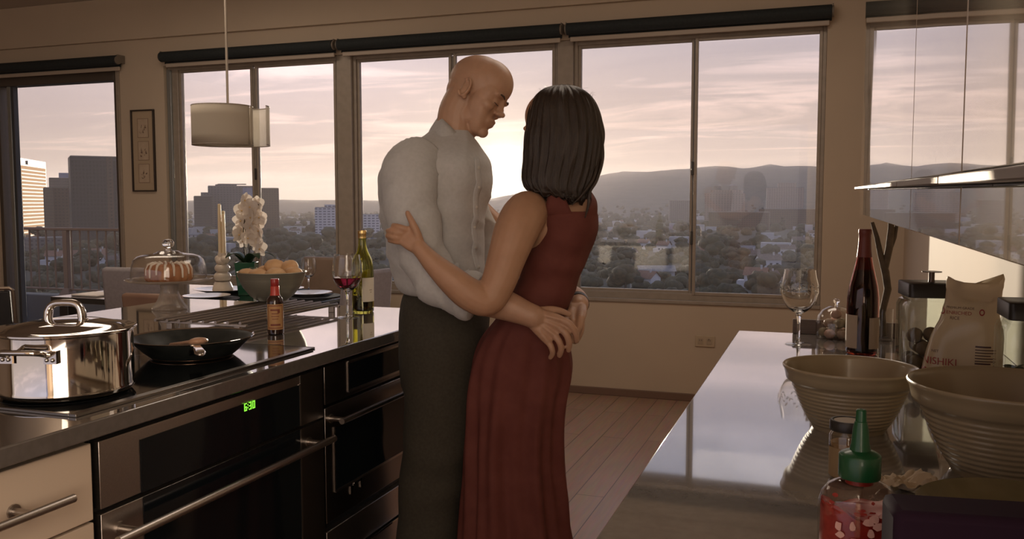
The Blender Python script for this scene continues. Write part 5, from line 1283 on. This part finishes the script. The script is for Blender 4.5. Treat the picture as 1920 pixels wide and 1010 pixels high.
def head_shapes(q, X, s=1.0, male=True):
    """X: matrix of the head (x forward, y left, z up, origin between the ears)"""
    def E(c, rx, ry, rz, rot=None, seg=20, rg=14):
        h = M(); h.ell(c, rx, ry, rz, seg, rg, rot=rot); add(h)
    def add(h):
        h.xf(Matrix.Scale(s, 4)); h.xf(X); o = len(q.v); q.v += h.v; q.f += [tuple(i+o for i in f) for f in h.f]; q.mi += [0]*len(h.f)
    E((-.012, 0, .058), .098, .077, .086, seg=28, rg=20)            # braincase
    E((.012, 0, .070), .082, .070, .074, seg=28, rg=20)             # forehead
    E((-.050, 0, .022), .052, .056, .062)                           # nape
    h = M(); rings = []
    for z, xf_, xb, w in ((.052, .086, -.03, .064), (.030, .086, -.02, .066), (.008, .082, -.015, .066), (-.015, .080, -.012, .062), (-.036, .081, -.008, .055), (-.055, .080, .000, .047), (-.072, .078, .012, .038), (-.088, .070, .026, .026), (-.094, .060, .034, .016)):
        rg = []
        for k in range(28):
            a = 2*PI*k/28; ca, sa = math.cos(a), math.sin(a); cx = (xf_+xb)/2; rx = (xf_-xb)/2
            rg.append(Vector((cx + rx*math.copysign(abs(ca)**.8, ca), w*math.copysign(abs(sa)**.8, sa), z)))
        rings.append(rg)
    h.loft(rings); add(h)
    for sy in (-1, 1):
        E((.052, sy*.040, -.002), .030, .024, .022)                   # cheek
        E((.016, sy*.037, -.048), .034, .013, .028, Matrix.Rotation(R(-25), 3, 'Y'))   # jaw angle
        E((.0785, sy*.030, .040), .012, .024, .0090)                   # brow
        E((.0775, sy*.0305, .0185), .0125, .0140, .0110)              # closed eyelid
    h = M(); h.loft([[Vector(p) for p in ((.084, -.006, .036), (.092, 0, .037), (.084, .006, .036), (.070, 0, .034))], [Vector(p) for p in ((.088, -.008, .016), (.101, 0, .018), (.088, .008, .016), (.070, 0, .015))],
                 [Vector(p) for p in ((.090, -.011, -.002), (.1065, 0, .000), (.090, .011, -.002), (.070, 0, -.003))], [Vector(p) for p in ((.086, -.013, -.012), (.1035, 0, -.012), (.086, .013, -.012), (.070, 0, -.012))]]); add(h)
    E((.1035, 0, -.004), .0095, .0105, .0090)
    for sy in (-1, 1): E((.092, sy*.0105, -.008), .0095, .0068, .0070)
    E((.0835, 0, -.034), .0105, .023, .0068); E((.0825, 0, -.0455), .0105, .020, .0072); E((.077, 0, -.040), .014, .030, .020)     # lips
    E((.072, 0, -.076), .018, .022, .018)                              # chin
    for sy in (-1, 1):                                                 # ears
        h = M(); pts = []
        for k in range(15):
            a = R(-150) + R(285)*k/14; pts.append((-.012 - .0165*math.cos(a+PI) * 1.0, sy*(.078 + .010*(1 if 3 < k < 12 else .6)), .010 + .0285*math.sin(a)))
        h.tube(pts, [.0042 + .0012*(k in (0, 1)) for k in range(15)], 8); h.ell((-.010, sy*.0775, .010), .016, .005, .028, 14, 10); h.ell((.000, sy*.080, -.016), .0075, .0052, .010, 10, 8); h.ell((.004, sy*.079, .004), .004, .005, .008, 10, 8); add(h)
    return q

SKIN_M = noisy('skin_man', (.40, .235, .155), (.44, .26, .17), 30, .48, bump=.08, bscale=300, sss=.12, sssr=(1, .35, .2), ssss=.008)
SKIN_W = noisy('skin_woman', (.39, .22, .135), (.42, .24, .15), 30, .55, bump=.05, bscale=300, sss=.12, sssr=(1, .35, .2), ssss=.008)
SHIRT = noisy('shirt_cotton', (.44, .435, .435), (.48, .475, .475), 90, .85, bump=.15, bscale=900, sheen=.2)
TROUS = noisy('trouser_wool', (.032, .027, .018), (.042, .036, .025), 120, .9, bump=.15, bscale=700)
DRESS = noisy('wine_red_dress', (.115, .032, .025), (.14, .042, .033), 20, .8, bump=.1, bscale=500, spec=.25)
HAIR = noisy('dark_hair', (.020, .012, .008), (.040, .024, .015), 30, .42, stretch=(14, 14, 1), bump=.5, bscale=60)
SHOE = mat('black_shoe', (.012, .011, .011), .25, 0, coat=.3)

def head_matrix(u, v, D, az, pitch, roll=0):
    """head at a sight line, facing az degrees from image-right (counter-clockwise towards away), nodding down by pitch"""
    f = RT*math.cos(R(az)) + FW*math.sin(R(az)); side = UP.cross(f)
    m = Matrix((f, side, UP)).transposed().to_4x4()
    return Matrix.Translation(at(u, v, D)) @ m @ Matrix.Rotation(R(pitch), 4, 'Y') @ Matrix.Rotation(R(roll), 4, 'X')

# ---- the man
DM = 2.64; HS = .96
base = at(820, 1236, DM); base.z = 0
man = thing('person', 'bald man in a pale shirt with rolled sleeves and dark trousers embracing the woman', 'person', base)
q = M()
HM = head_matrix(889, 190, DM, -20, 24, -16)
head_shapes(q, HM, HS)
limb3(q, [tuple(HM @ Vector((-.026, 0, .02))) + (.060,), tuple(HM @ Vector((-.030, 0, -.045))) + (.058,), tuple(at(853, 248, DM)) + (.061,), tuple(at(838, 290, DM)) + (.075,)], 16, 20)
rowloft(q, [(252, 820, 880, DM, .055), (275, 785, 898, DM, .085), (300, 760, 905, DM, .135), (340, 740, 905, DM, .16), (400, 730, 898, DM, .155), (460, 738, 885, DM, .145), (520, 752, 885, DM, .14), (570, 775, 885, DM, .125), (640, 780, 880, DM, .12)], 26, 36)
# legs
for (du, dD) in ((0, -.095), (8, .095)):
    limb(q, [(826+du, 640, DM+dD*.8, .072), (822+du, 720, DM+dD*.9, .070), (818+du, 860, DM+dD, .060), (808+du, 930, DM+dD, .056), (802+du, 1060, DM+dD, .052), (802+du, 1190, DM+dD, .040), (803+du, 1225, DM+dD, .042)], 26, 18)
    limb(q, [(795+du, 1226, DM+dD, .035), (850+du, 1232, DM+dD, .032), (905+du, 1238, DM+dD, .022)], 10, 12)
# near arm: round her waist, back of the hand to the camera
limb(q, [(775, 318, 2.48, .066), (778, 400, 2.43, .052), (798, 480, 2.41, .047), (818, 530, 2.405, .048), (850, 546, 2.395, .049), (900, 558, 2.375, .047), (950, 573, 2.352, .041), (985, 587, 2.335, .0335), (1003, 594, 2.33, .032)], 36, 18)
def hand_palm(q, pts, w, t_): pass
P4 = lambda u, v, D, r: (u, v, D, r)
q0 = q
# palm: three broad chains side by side from wrist to knuckles
for (k0, k1) in (((1000, 588), (1052, 599)), ((999, 593), (1047, 613)), ((998, 598), (1038, 627)), ((996, 602), (1027, 639))):
    limb(q, [(k0[0], k0[1], 2.333, .0165), ((k0[0]+k1[0])/2, (k0[1]+k1[1])/2 - 1, 2.325, .0155), (k1[0], k1[1], 2.320, .0118)], 10, 12)
    limb(q, [(k0[0]+8, k0[1]+2, 2.322, .0045), ((k0[0]+k1[0])/2, (k0[1]+k1[1])/2 - 1, 2.3115, .0042), (k1[0], k1[1], 2.311, .0050)], 10, 8)     # tendon
for pts in ([(1052, 599, 2.320, .0112), (1068, 607, 2.311, .0098), (1079, 623, 2.316, .0092), (1081, 639, 2.328, .0079)],
            [(1047, 613, 2.320, .0116), (1060, 624, 2.308, .0098), (1067, 641, 2.312, .0092), (1066, 656, 2.326, .0079)],
            [(1038, 627, 2.320, .0112), (1048, 639, 2.310, .0095), (1052, 654, 2.315, .0088), (1049, 666, 2.329, .0077)],
            [(1027, 639, 2.321, .0100), (1034, 651, 2.314, .0085), (1036, 662, 2.320, .0078), (1032, 670, 2.332, .0068)],
            [(1008, 584, 2.345, .0130), (1032, 581, 2.346, .0118), (1051, 583, 2.350, .0098), (1066, 589, 2.354, .0080)]):
    limb(q, pts, 14, 10)
# far arm: round her other side, hand meeting the first
limb(q, [(850, 318, 2.84, .066), (890, 420, 2.90, .052), (940, 520, 2.92, .047), (1000, 545, 2.86, .044), (1060, 552, 2.72, .038), (1083, 562, 2.60, .031), (1084, 574, 2.53, .030)], 30, 16)
for (k0, k1) in (((1090, 576), (1089, 597)), ((1084, 576), (1084, 604)), ((1077, 576), (1078, 606)), ((1071, 576), (1072, 604))):
    limb(q, [(k0[0], k0[1], 2.515, .0150), ((k0[0]+k1[0])/2+1, (k0[1]+k1[1])/2, 2.44, .0155), (k1[0], k1[1], 2.385, .0118)], 10, 12)
for pts in ([(1089, 597, 2.385, .0112), (1086, 612, 2.365, .0104), (1080, 624, 2.356, .0096), (1072, 630, 2.352, .0084)],
            [(1085, 605, 2.382, .0112), (1082, 622, 2.368, .0104), (1076, 634, 2.358, .0096), (1070, 640, 2.354, .0084)],
            [(1090, 600, 2.42, .0108), (1089, 618, 2.40, .0100), (1084, 632, 2.385, .0094), (1078, 640, 2.375, .0082)],
            [(1072, 604, 2.385, .0102), (1070, 614, 2.368, .0094), (1064, 620, 2.356, .0088), (1058, 622, 2.350, .0078)],
            [(1072, 582, 2.46, .0125), (1066, 592, 2.42, .0115), (1060, 600, 2.39, .0100), (1055, 606, 2.372, .0084)]):
    limb(q, pts, 12, 10)
HMi = HM.inverted()
def face_post(p, HMi=HMi, HM=HM):
    l = (HMi @ p)/HS
    if l.length < .16:
        for sy in (-1, 1):
            d = Vector((l.x-.086, (l.y - sy*.031)*.75, l.z-.026)); l.x -= .0055*math.exp(-d.length_squared/(.0125**2))      # eye hollow
            d = Vector((l.x-.084, (l.y - sy*.031)*.6, (l.z-.0145)*1.6)); l.x -= .0022*math.exp(-d.length_squared/(.006**2))   # lid crease
            d = Vector((l.x-.078, l.y - sy*.028, l.z+.026)); l.x -= .003*math.exp(-d.length_squared/(.010**2))
        d = Vector(((l.x-.095)*.8, l.y*.45, (l.z+.0395)*2.4)); l.x -= .0026*math.exp(-d.length_squared/(.006**2))              # mouth line
        d = Vector((l.x-.085, l.y*.5, (l.z+.060)*1.3)); l.x -= .0012*math.exp(-d.length_squared/(.009**2))                     # under the lip
        return HM @ (l*HS)
    return p
remeshed(q, 'body', SKIN_M, man, .0034, 2, face_post)
# brows, lashes and shaved-hair shadow line
def on_head(name, mt, pts_l, r, parent, X, seg=6, flat=1.0):
    for sy in (-1, 1):
        m_ = M(); m_.tube([X @ (Vector((x, sy*y, z))*HS) for x, y, z in pts_l], r, seg, True, flat); wb(m_, parent).build(name, mt, parent)
BROW = mat('brow_hair', (.055, .03, .02), .7)
on_head('eyebrow', BROW, [(.0925, .013, .040), (.0915, .026, .0440), (.0875, .040, .0430), (.0800, .050, .038)], [.0016, .0028, .0028, .0012], man, HM)
on_head('eyelashes', BROW, [(.0855, .019, .0130), (.0885, .028, .0105), (.0858, .038, .0105), (.0790, .044, .0130)], [.0008, .0014, .0014, .0008], man, HM)

# shirt: body, sleeves, collar
def folds(p, a, t):
    f = .0045*math.sin((p.z*34 + (p.dot(RT))*22) + 2.2*mnoise.noise(p*7)) * (.4 + .6*mnoise.noise(p*5 + Vector((3, 1, 2))))
    cwr = math.sin(p.dot(RT)*30 + p.z*24 + 3*mnoise.noise(p*4)); f += .014*(1-abs(cwr))**3*max(0, .35 + mnoise.noise(p*5))
    f += .006*mnoise.noise(p*11) + .004*mnoise.noise(Vector((p.x*8, p.y*8, p.z*26)))
    return f
q = M()
SROWS = [(549, 768, 908, DM, .150), (544, 752, 914, DM, .165), (532, 742, 914, DM, .172), (505, 734, 912, DM, .172), (470, 728, 906, DM, .170), (430, 721, 908, DM, .172), (395, 715, 914, DM, .180), (360, 711, 920, DM, .190), (330, 713, 922, DM, .198), (305, 727, 918, DM, .185), (283, 752, 906, DM, .145), (268, 774, 897, DM, .118), (256, 793, 888, DM, .094), (247, 806, 880, DM, .076)]
rowloft(q, SROWS, 66, 96, .86, folds)
so_ = wb(q, man); shirt = so_.build('shirt', SHIRT, man, smooth=180)
def sleeve(pts, sd):
    m_ = M(); P3 = [tuple(at(u, v, D)) + (r,) for u, v, D, r in pts]; n = 40; mm = 60
    d = [cr(P3, j/mm) for j in range(mm+1)]; rings = []; pu = None
    for i in range(mm+1):
        p = Vector(d[i][:3]); t_ = (Vector(d[min(i+1, mm)][:3]) - Vector(d[max(i-1, 0)][:3])).normalized()
        u_ = FW if pu is None else pu; u_ = (u_ - t_*u_.dot(t_)).normalized(); pu = u_; w_ = t_.cross(u_)
        rg = []
        for k in range(n):
            a = 2*PI*k/n; f = i/mm
            r = d[i][3]*(1 + .055*math.sin(f*30 + 2.4*math.cos(a+sd) + 3*mnoise.noise(p*6))*(.35 + f) + .06*mnoise.noise(p*13 + Vector((math.cos(a), math.sin(a), sd))))
            cw = math.sin(f*26 + 2.2*math.cos(a+sd+.6) + 2.5*mnoise.noise(p*5 + Vector((0, sd, 0)))); r += .017*(1-abs(cw))**2.5*(.35 + .65*f)*max(0, .4 + mnoise.noise(p*9 + Vector((sd, math.cos(a), math.sin(a))))) - .003
            rg.append(p + u_*(r*math.sin(a)) + w_*(r*math.cos(a)))
        rings.append(rg)
    m_.loft(rings); return m_
wb(sleeve([(792, 296, 2.53, .070), (770, 325, 2.475, .084), (769, 372, 2.44, .079), (779, 425, 2.42, .072), (797, 482, 2.405, .067), (820, 528, 2.40, .065), (852, 546, 2.39, .062), (880, 554, 2.383, .063)], 0), man).build('sleeve', SHIRT, shirt, smooth=180)
wb(sleeve([(848, 300, 2.76, .070), (858, 330, 2.82, .080), (885, 410, 2.88, .070), (925, 500, 2.91, .064), (960, 535, 2.90, .060)], 2), man).build('sleeve', SHIRT, shirt, smooth=180)
m_ = M()          # rolled cuffs
for pts in ([(868, 550, 2.387, .0665), (877, 553, 2.384, .0700), (887, 556, 2.380, .0690), (893, 558, 2.378, .0640)],): limb(m_, pts, 12, 32, ends=False)
wb(m_, man).build('cuff', SHIRT, shirt, smooth=60)
def polygrid(q, A, Bp, n=20, k=6, bow=0.0):
    A = [tuple(at(*p)) for p in A]; Bp = [tuple(at(*p)) for p in Bp]
    def fn(u, v):
        a, b = Vector(cr(A, u)), Vector(cr(Bp, u)); return a + (b-a)*v - FW*bow*math.sin(PI*v)
    return q.grid(fn, n, k)
q = M()
polygrid(q, [(824, 217, DM+.01), (833, 226, DM-.055), (850, 243, DM-.075), (868, 262, DM-.072), (884, 277, DM-.055)], [(805, 246, DM+.01), (812, 262, DM-.085), (822, 276, DM-.118), (846, 286, DM-.125), (880, 284, DM-.105)], bow=.006)
polygrid(q, [(824, 217, DM+.01), (842, 228, DM+.07), (868, 246, DM+.085), (888, 262, DM+.075), (899, 276, DM+.05)], [(805, 246, DM+.01), (835, 262, DM+.10), (872, 275, DM+.125), (905, 292, DM+.115), (918, 310, DM+.085)], bow=-.004)
wb(q, man).build('collar', SHIRT, shirt, smooth=180, solid=.004)
def on_shirt(v, a, off):
    vs_ = [r[0] for r in SROWS]; n = len(SROWS)-1
    lo, hi = 0.0, 1.0
    for _ in range(30):
        md = (lo+hi)/2
        if cr(SROWS, md)[0] > v: lo = md
        else: hi = md
    v_, l, r, D, td = cr(SROWS, lo); A, Bq = at(l, v_, D), at(r, v_, D); hw = (Bq-A).length/2; ca, sa = math.cos(a), math.sin(a)
    n_ = (RT*ca/max(hw, .01) + FW*sa/max(td, .01)).normalized()
    p = (A+Bq)/2 + RT*(hw*math.copysign(abs(ca)**.86, ca)) + FW*(td*math.copysign(abs(sa)**.86, sa))
    return p + (RT*ca + FW*sa)*folds(p, a, 0) + n_*off
q = M(); q.grid(lambda u, v: on_shirt(300 + 215*v, R(-46) + R(9)*u + R(8)*v, .0035 - .003*abs(u-.5)*2), 6, 40)
pk = wb(q, man).build('placket', SHIRT, shirt, smooth=180, solid=.002)
BTN = mat('shirt_button', (.50, .47, .43), .3)
for v in (318, 352, 388, 424, 460, 496):
    c = on_shirt(v, R(-42) + R(8)*(v-300)/215, .005); m_ = M(); m_.ell((0, 0, 0), .0052, .0052, .0016, 12, 6); m_.xf(Matrix.Translation(c) @ (RT*.74 - FW*.67).to_track_quat('Z', 'Y').to_matrix().to_4x4()); wb(m_, man).build('button', BTN, shirt, smooth=60)
# trousers
q = M()
rowloft(q, [(540, 763, 905, DM, .140), (556, 755, 912, DM, .155), (590, 749, 918, DM, .168), (630, 748, 915, DM, .178), (680, 750, 908, DM, .182), (720, 754, 902, DM, .178)], 20, 48, .85)
for (du, dD) in ((0, -.088), (6, .092)):
    limb(q, [(826+du, 640, DM+dD, .108), (824+du, 720, DM+dD, .106), (822+du, 800, DM+dD, .100), (816+du, 870, DM+dD, .098), (808+du, 950, DM+dD, .096), (802+du, 1030, DM+dD, .094), (802+du, 1120, DM+dD, .088), (804+du, 1205, DM+dD, .080)], 34, 24)
def trfold(p):
    l = p.z; n = .006*mnoise.noise(Vector((p.x*9, p.y*9, l*4))) + .004*math.sin(l*30 + 5*mnoise.noise(p*4))*max(0, 1 - abs(l-.5)/.5)
    c = base; d = Vector((p.x-c.x, p.y-c.y, 0)); return p + (d.normalized()*n if d.length > .02 else d*0)
trousers = remeshed(q, 'trousers', TROUS, man, .008, 4, trfold)
q = M(); limb(q, [(764, 541, DM-.02, .004), (775, 543, DM-.115, .004), (820, 547, DM-.165, .004), (875, 548, DM-.14, .004), (907, 546, DM-.03, .004)], 20, 8); wb(q, man).build('waistband', TROUS, trousers, smooth=180)
for (du, dD) in ((0, -.088), (6, .092)):
    m_ = M(); c = at(804+du, 1226, DM+dD); c.z = 0
    rings = []
    for f, w_, h_ in ((-.09, .026, .055), (-.07, .036, .075), (-.02, .039, .085), (.04, .040, .078), (.10, .045, .058), (.16, .046, .046), (.20, .036, .038), (.215, .018, .026)):
        rings.append([c + RT*f + FW*(w_*math.cos(2*PI*k/18)) + UP*max(0.0, h_*.5 + h_*.5*math.sin(2*PI*k/18)) for k in range(18)])
    m_.loft(rings); wb(m_, man).build('shoe', SHOE, man, smooth=60)
# bracelet on the far wrist
a_ = at(1083, 566, 2.575); b_ = at(1083.5, 570, 2.555); q = M(); q.tube([a_, b_], .0335, 24); wb(q, man).build('wristband', mat('dark_band', (.015, .012, .011), .4), man, smooth=50)

# ---- the woman
DW = 2.50
wbase = at(975, 1270, DW); wbase.z = 0
woman = thing('person', 'woman with long dark hair in a sleeveless wine red dress, back to the camera', 'person', wbase)
q = M()
HWm = head_matrix(1044, 258, DW, 148, 8, 0)
head_shapes(q, HWm, .93, False)
limb3(q, [tuple(HWm @ Vector((-.03, 0, .0))) + (.052,), tuple(at(1062, 330, DW)) + (.050,), tuple(at(1066, 365, DW)) + (.054,), tuple(at(1064, 395, DW)) + (.06,)], 14, 18)
rowloft(q, [(352, 1048, 1088, DW, .045), (366, 1018, 1100, DW, .065), (378, 990, 1109, DW, .080), (395, 978, 1114, DW, .092), (425, 972, 1112, DW, .098), (460, 985, 1102, DW, .093), (500, 1000, 1084, DW, .088), (545, 990, 1070, DW, .085), (590, 958, 1052, DW+.01, .085), (640, 930, 1050, DW+.02, .095), (700, 915, 1050, DW+.02, .095)], 30, 36)
for (u, dD) in ((930, -.03), (1005, .06)):
    limb(q, [(u+14, 690, DW+dD+.01, .066), (u+6, 800, DW+dD, .062), (u+2, 900, DW+dD, .052), (u, 960, DW+dD-.01, .050), (u, 1040, DW+dD, .045), (u+3, 1180, DW+dD, .032), (u+2, 1225, DW+dD, .034)], 24, 16)
    limb(q, [(u+4, 1228, DW+dD, .028), (u-25, 1245, DW+dD+.05, .028), (u-55, 1262, DW+dD+.10, .018)], 8, 12)
# near (left) arm: over his sleeve, hand on his back
limb(q, [(1004, 394, DW-.03, .042), (988, 398, DW-.08, .060), (969, 430, DW-.135, .060), (951, 480, DW-.165, .052), (934, 530, DW-.185, .046), (914, 562, 2.305, .043), (880, 551, 2.295, .0435), (845, 523, 2.288, .0375), (812, 493, 2.292, .028), (793, 472, 2.298, .0225), (784, 462, 2.302, .0215)], 54, 18)
for (k0, k1) in (((789, 458), (770, 432)), ((786, 461), (763, 438)), ((784, 465), (758, 446)), ((783, 469), (755, 454))):
    limb(q, [(k0[0], k0[1], 2.303, .0125), ((k0[0]+k1[0])/2, (k0[1]+k1[1])/2, 2.302, .0130), (k1[0], k1[1], 2.308, .0098)], 10, 10)
for pts in ([(770, 432, 2.308, .0088), (757, 428, 2.300, .0086), (745, 424, 2.304, .0079), (737, 422, 2.318, .0066)],
            [(763, 438, 2.310, .0090), (747, 436, 2.302, .0088), (735, 433, 2.308, .0081), (727, 432, 2.325, .0068)],
            [(758, 446, 2.312, .0088), (744, 445, 2.305, .0086), (733, 443, 2.312, .0079), (726, 442, 2.328, .0066)],
            [(755, 454, 2.314, .0080), (745, 453, 2.310, .0078), (736, 452, 2.318, .0071), (730, 451, 2.330, .0060)],
            [(786, 450, 2.300, .0120), (781, 434, 2.296, .0108), (772, 415, 2.298, .0094), (764, 399, 2.304, .0074)]):
    limb(q, pts, 12, 10)
# far arm reaches up behind his shoulder
limb(q, [(1080, 398, DW+.10, .046), (1045, 440, DW+.22, .048), (975, 455, DW+.36, .042), (930, 420, DW+.42, .034), (905, 390, DW+.45, .026)], 24, 14)
limb(q, [(905, 390, DW+.45, .024), (890, 372, DW+.45, .022), (876, 356, DW+.44, .012)], 8, 10)
remeshed(q, 'body', SKIN_W, woman, .0036, 3)
# dress
def drape(p, a, t):
    low = max(0, min(1, (t-.42)/.5))
    return .0035*mnoise.noise(p*9) + low*(.012*math.sin(9*a + 3*mnoise.noise(Vector((p.x*2, p.y*2, p.z*1.2)))) + .008*math.sin(17*a + 1 + p.z*3)) + .004*math.sin(p.z*55 + 6*mnoise.noise(p*5))*max(0, 1-abs(t-.30)/.12)
rows = [(396, 1006, 1116, DW, .104), (401, 1000, 1119, DW, .109), (408, 994, 1120, DW, .111), (430, 1000, 1120, DW, .111), (452, 994, 1114, DW, .110), (480, 982, 1101, DW, .107), (510, 976, 1090, DW, .104), (540, 965, 1080, DW, .103), (570, 950, 1067, DW, .107), (600, 928, 1060, DW+.005, .115), (630, 905, 1065, DW+.01, .122), (660, 890, 1071, DW+.01, .126), (695, 881, 1073, DW+.01, .126), (745, 876, 1063, DW, .124), (800, 873, 1056, DW, .122), (860, 871, 1055, DW, .124), (930, 868, 1062, DW, .135), (1010, 863, 1071, DW, .15), (1110, 852, 1085, DW, .17), (1215, 842, 1098, DW, .185)]
q = M(); rowloft(q, rows, 110, 120, .9, drape)
off = woman.location
# scooped back: the neckline dips towards the spine and the near armhole is cut back
nv = 120
for k in range(nv):
    a = 2*PI*k/nv
for i, p in enumerate(q.v):
    pass
dress = wb(q, woman).build('dress', DRESS, woman, smooth=180)
# strap edges round the scoop of the back
q = M()
polygrid(q, [(1092, 411, DW-.096), (1103, 392, DW-.090), (1108, 375, DW-.060), (1103, 360, DW-.02)], [(1117, 412, DW-.040), (1119, 392, DW-.050), (1117, 376, DW-.03), (1109, 362, DW+.005)], 20, 6, bow=.006)
polygrid(q, [(1078, 412, DW-.098), (1069, 392, DW-.109), (1060, 372, DW-.102), (1052, 352, DW-.088)], [(1018, 412, DW-.085), (1022, 392, DW-.098), (1027, 372, DW-.094), (1032, 352, DW-.078)], 20, 6, bow=.004)
wb(q, woman).build('strap', DRESS, dress, smooth=180, solid=.005)
for (u, dD) in ((930, -.03), (1005, .06)):
    m_ = M(); c = at(u, 1262, DW+dD); c.z = 0; dr_ = (FW*.75 - RT*.65).normalized(); sd_ = UP.cross(dr_)
    m_.loft([[c + dr_*f + sd_*(w_*math.cos(2*PI*k/14)) + UP*max(0, z_ + h_*(1 + math.sin(2*PI*k/14))*.5) for k in range(14)] for f, w_, h_, z_ in ((-.07, .024, .05, .045), (-.03, .030, .045, .040), (.04, .034, .035, .012), (.10, .036, .035, 0), (.15, .026, .028, 0), (.17, .01, .015, 0))])
    m_.tube([c - dr_*.055 + UP*.05, c - dr_*.06 + UP*.001], [.012, .006], 8)
    wb(m_, woman).build('shoe', SHOE, woman, smooth=60)
# hair: one combed mass with a few loose locks
def comb(p, a, t):
    return .0035*math.sin(26*a + 5*mnoise.noise(Vector((math.cos(a)*1.5, math.sin(a)*1.5, p.z*5)))) * min(1, t*5) + .0028*math.sin(61*a + 4*mnoise.noise(Vector((a, p.z*8, 1)))) * min(1, t*4) + .005*mnoise.noise(p*14)
q = M()
DH = DW + .005
rowloft(q, [(160.5, 1042, 1066, DH, .018), (163, 1029, 1078, DH, .042), (169, 1016, 1091, DH, .065), (180, 1004, 1105, DH, .084), (198, 995, 1117, DH, .098), (222, 990, 1125, DH-.004, .106), (250, 987, 1129, DH-.010, .108), (278, 984, 1130, DH-.016, .106), (300, 982, 1127, DH-.024, .098), (322, 979, 1122, DH-.032, .090), (340, 980, 1115, DH-.042, .080), (354, 990, 1107, DH-.052, .070), (364, 1012, 1100, DH-.058, .060), (372, 1040, 1094, DH-.062, .052), (379, 1060, 1088, DH-.066, .036)], 80, 150, .92, comb)
zh0 = at(1050, 338, DH).z; ch = at(1058, 300, DH)
for p in q.v:                                    # ragged lower edge
    w_ = min(1, max(0, (zh0 - p.z)/.045)); d_ = p - ch; a = math.atan2(d_.dot(FW), d_.dot(RT))
    p.z -= w_*(.020*mnoise.noise(Vector((a*5, 3, 1))) + .016*abs(mnoise.noise(Vector((a*15, 7, 1)))) + .008*mnoise.noise(Vector((a*40, 1, 4))))
hair = wb(q, woman).build('hair', HAIR, woman, smooth=180)
def lock(pts, n=1):
    m_ = M(); limb(m_, pts, 24, 8, ends=False); return m_
hr = random.Random(21)
locks = [[(1126, 270, DW-.03, .006), (1127, 305, DW-.05, .0055), (1118, 338, DW-.08, .005), (1106, 360, DW-.10, .004), (1103, 385, DW-.105, .0035), (1097, 408, DW-.115, .0015)],
         [(1120, 300, DW-.06, .006), (1112, 335, DW-.085, .005), (1098, 356, DW-.105, .004), (1085, 372, DW-.11, .003), (1072, 384, DW-.115, .0012)],
         [(1129, 262, DW-.02, .004), (1131, 295, DW-.03, .0035), (1124, 326, DW-.05, .003), (1110, 350, DW-.08, .002), (1108, 372, DW-.09, .001)]]
for pts in locks: wb(lock(pts), woman).build('loose_lock', HAIR, hair, smooth=180)
m_ = M()
for k in range(34):
    u = hr.uniform(1010, 1112); top = 160 + ((u-1054)/62)**2*22
    pts = [(u, top+6, DW+hr.uniform(-.06, .06), .0003), (u+hr.uniform(-5, 5), top-1, DW+hr.uniform(-.06, .06), .00026), (u+hr.uniform(-12, 12), top-hr.uniform(-1, 5), DW+hr.uniform(-.05, .05), .0002)]
    h = lock(pts); o = len(m_.v); m_.v += h.v; m_.f += [tuple(i+o for i in f) for f in h.f]; m_.mi += [0]*len(h.f)
wb(m_, woman).build('flyaway_hair', HAIR, hair, smooth=180)
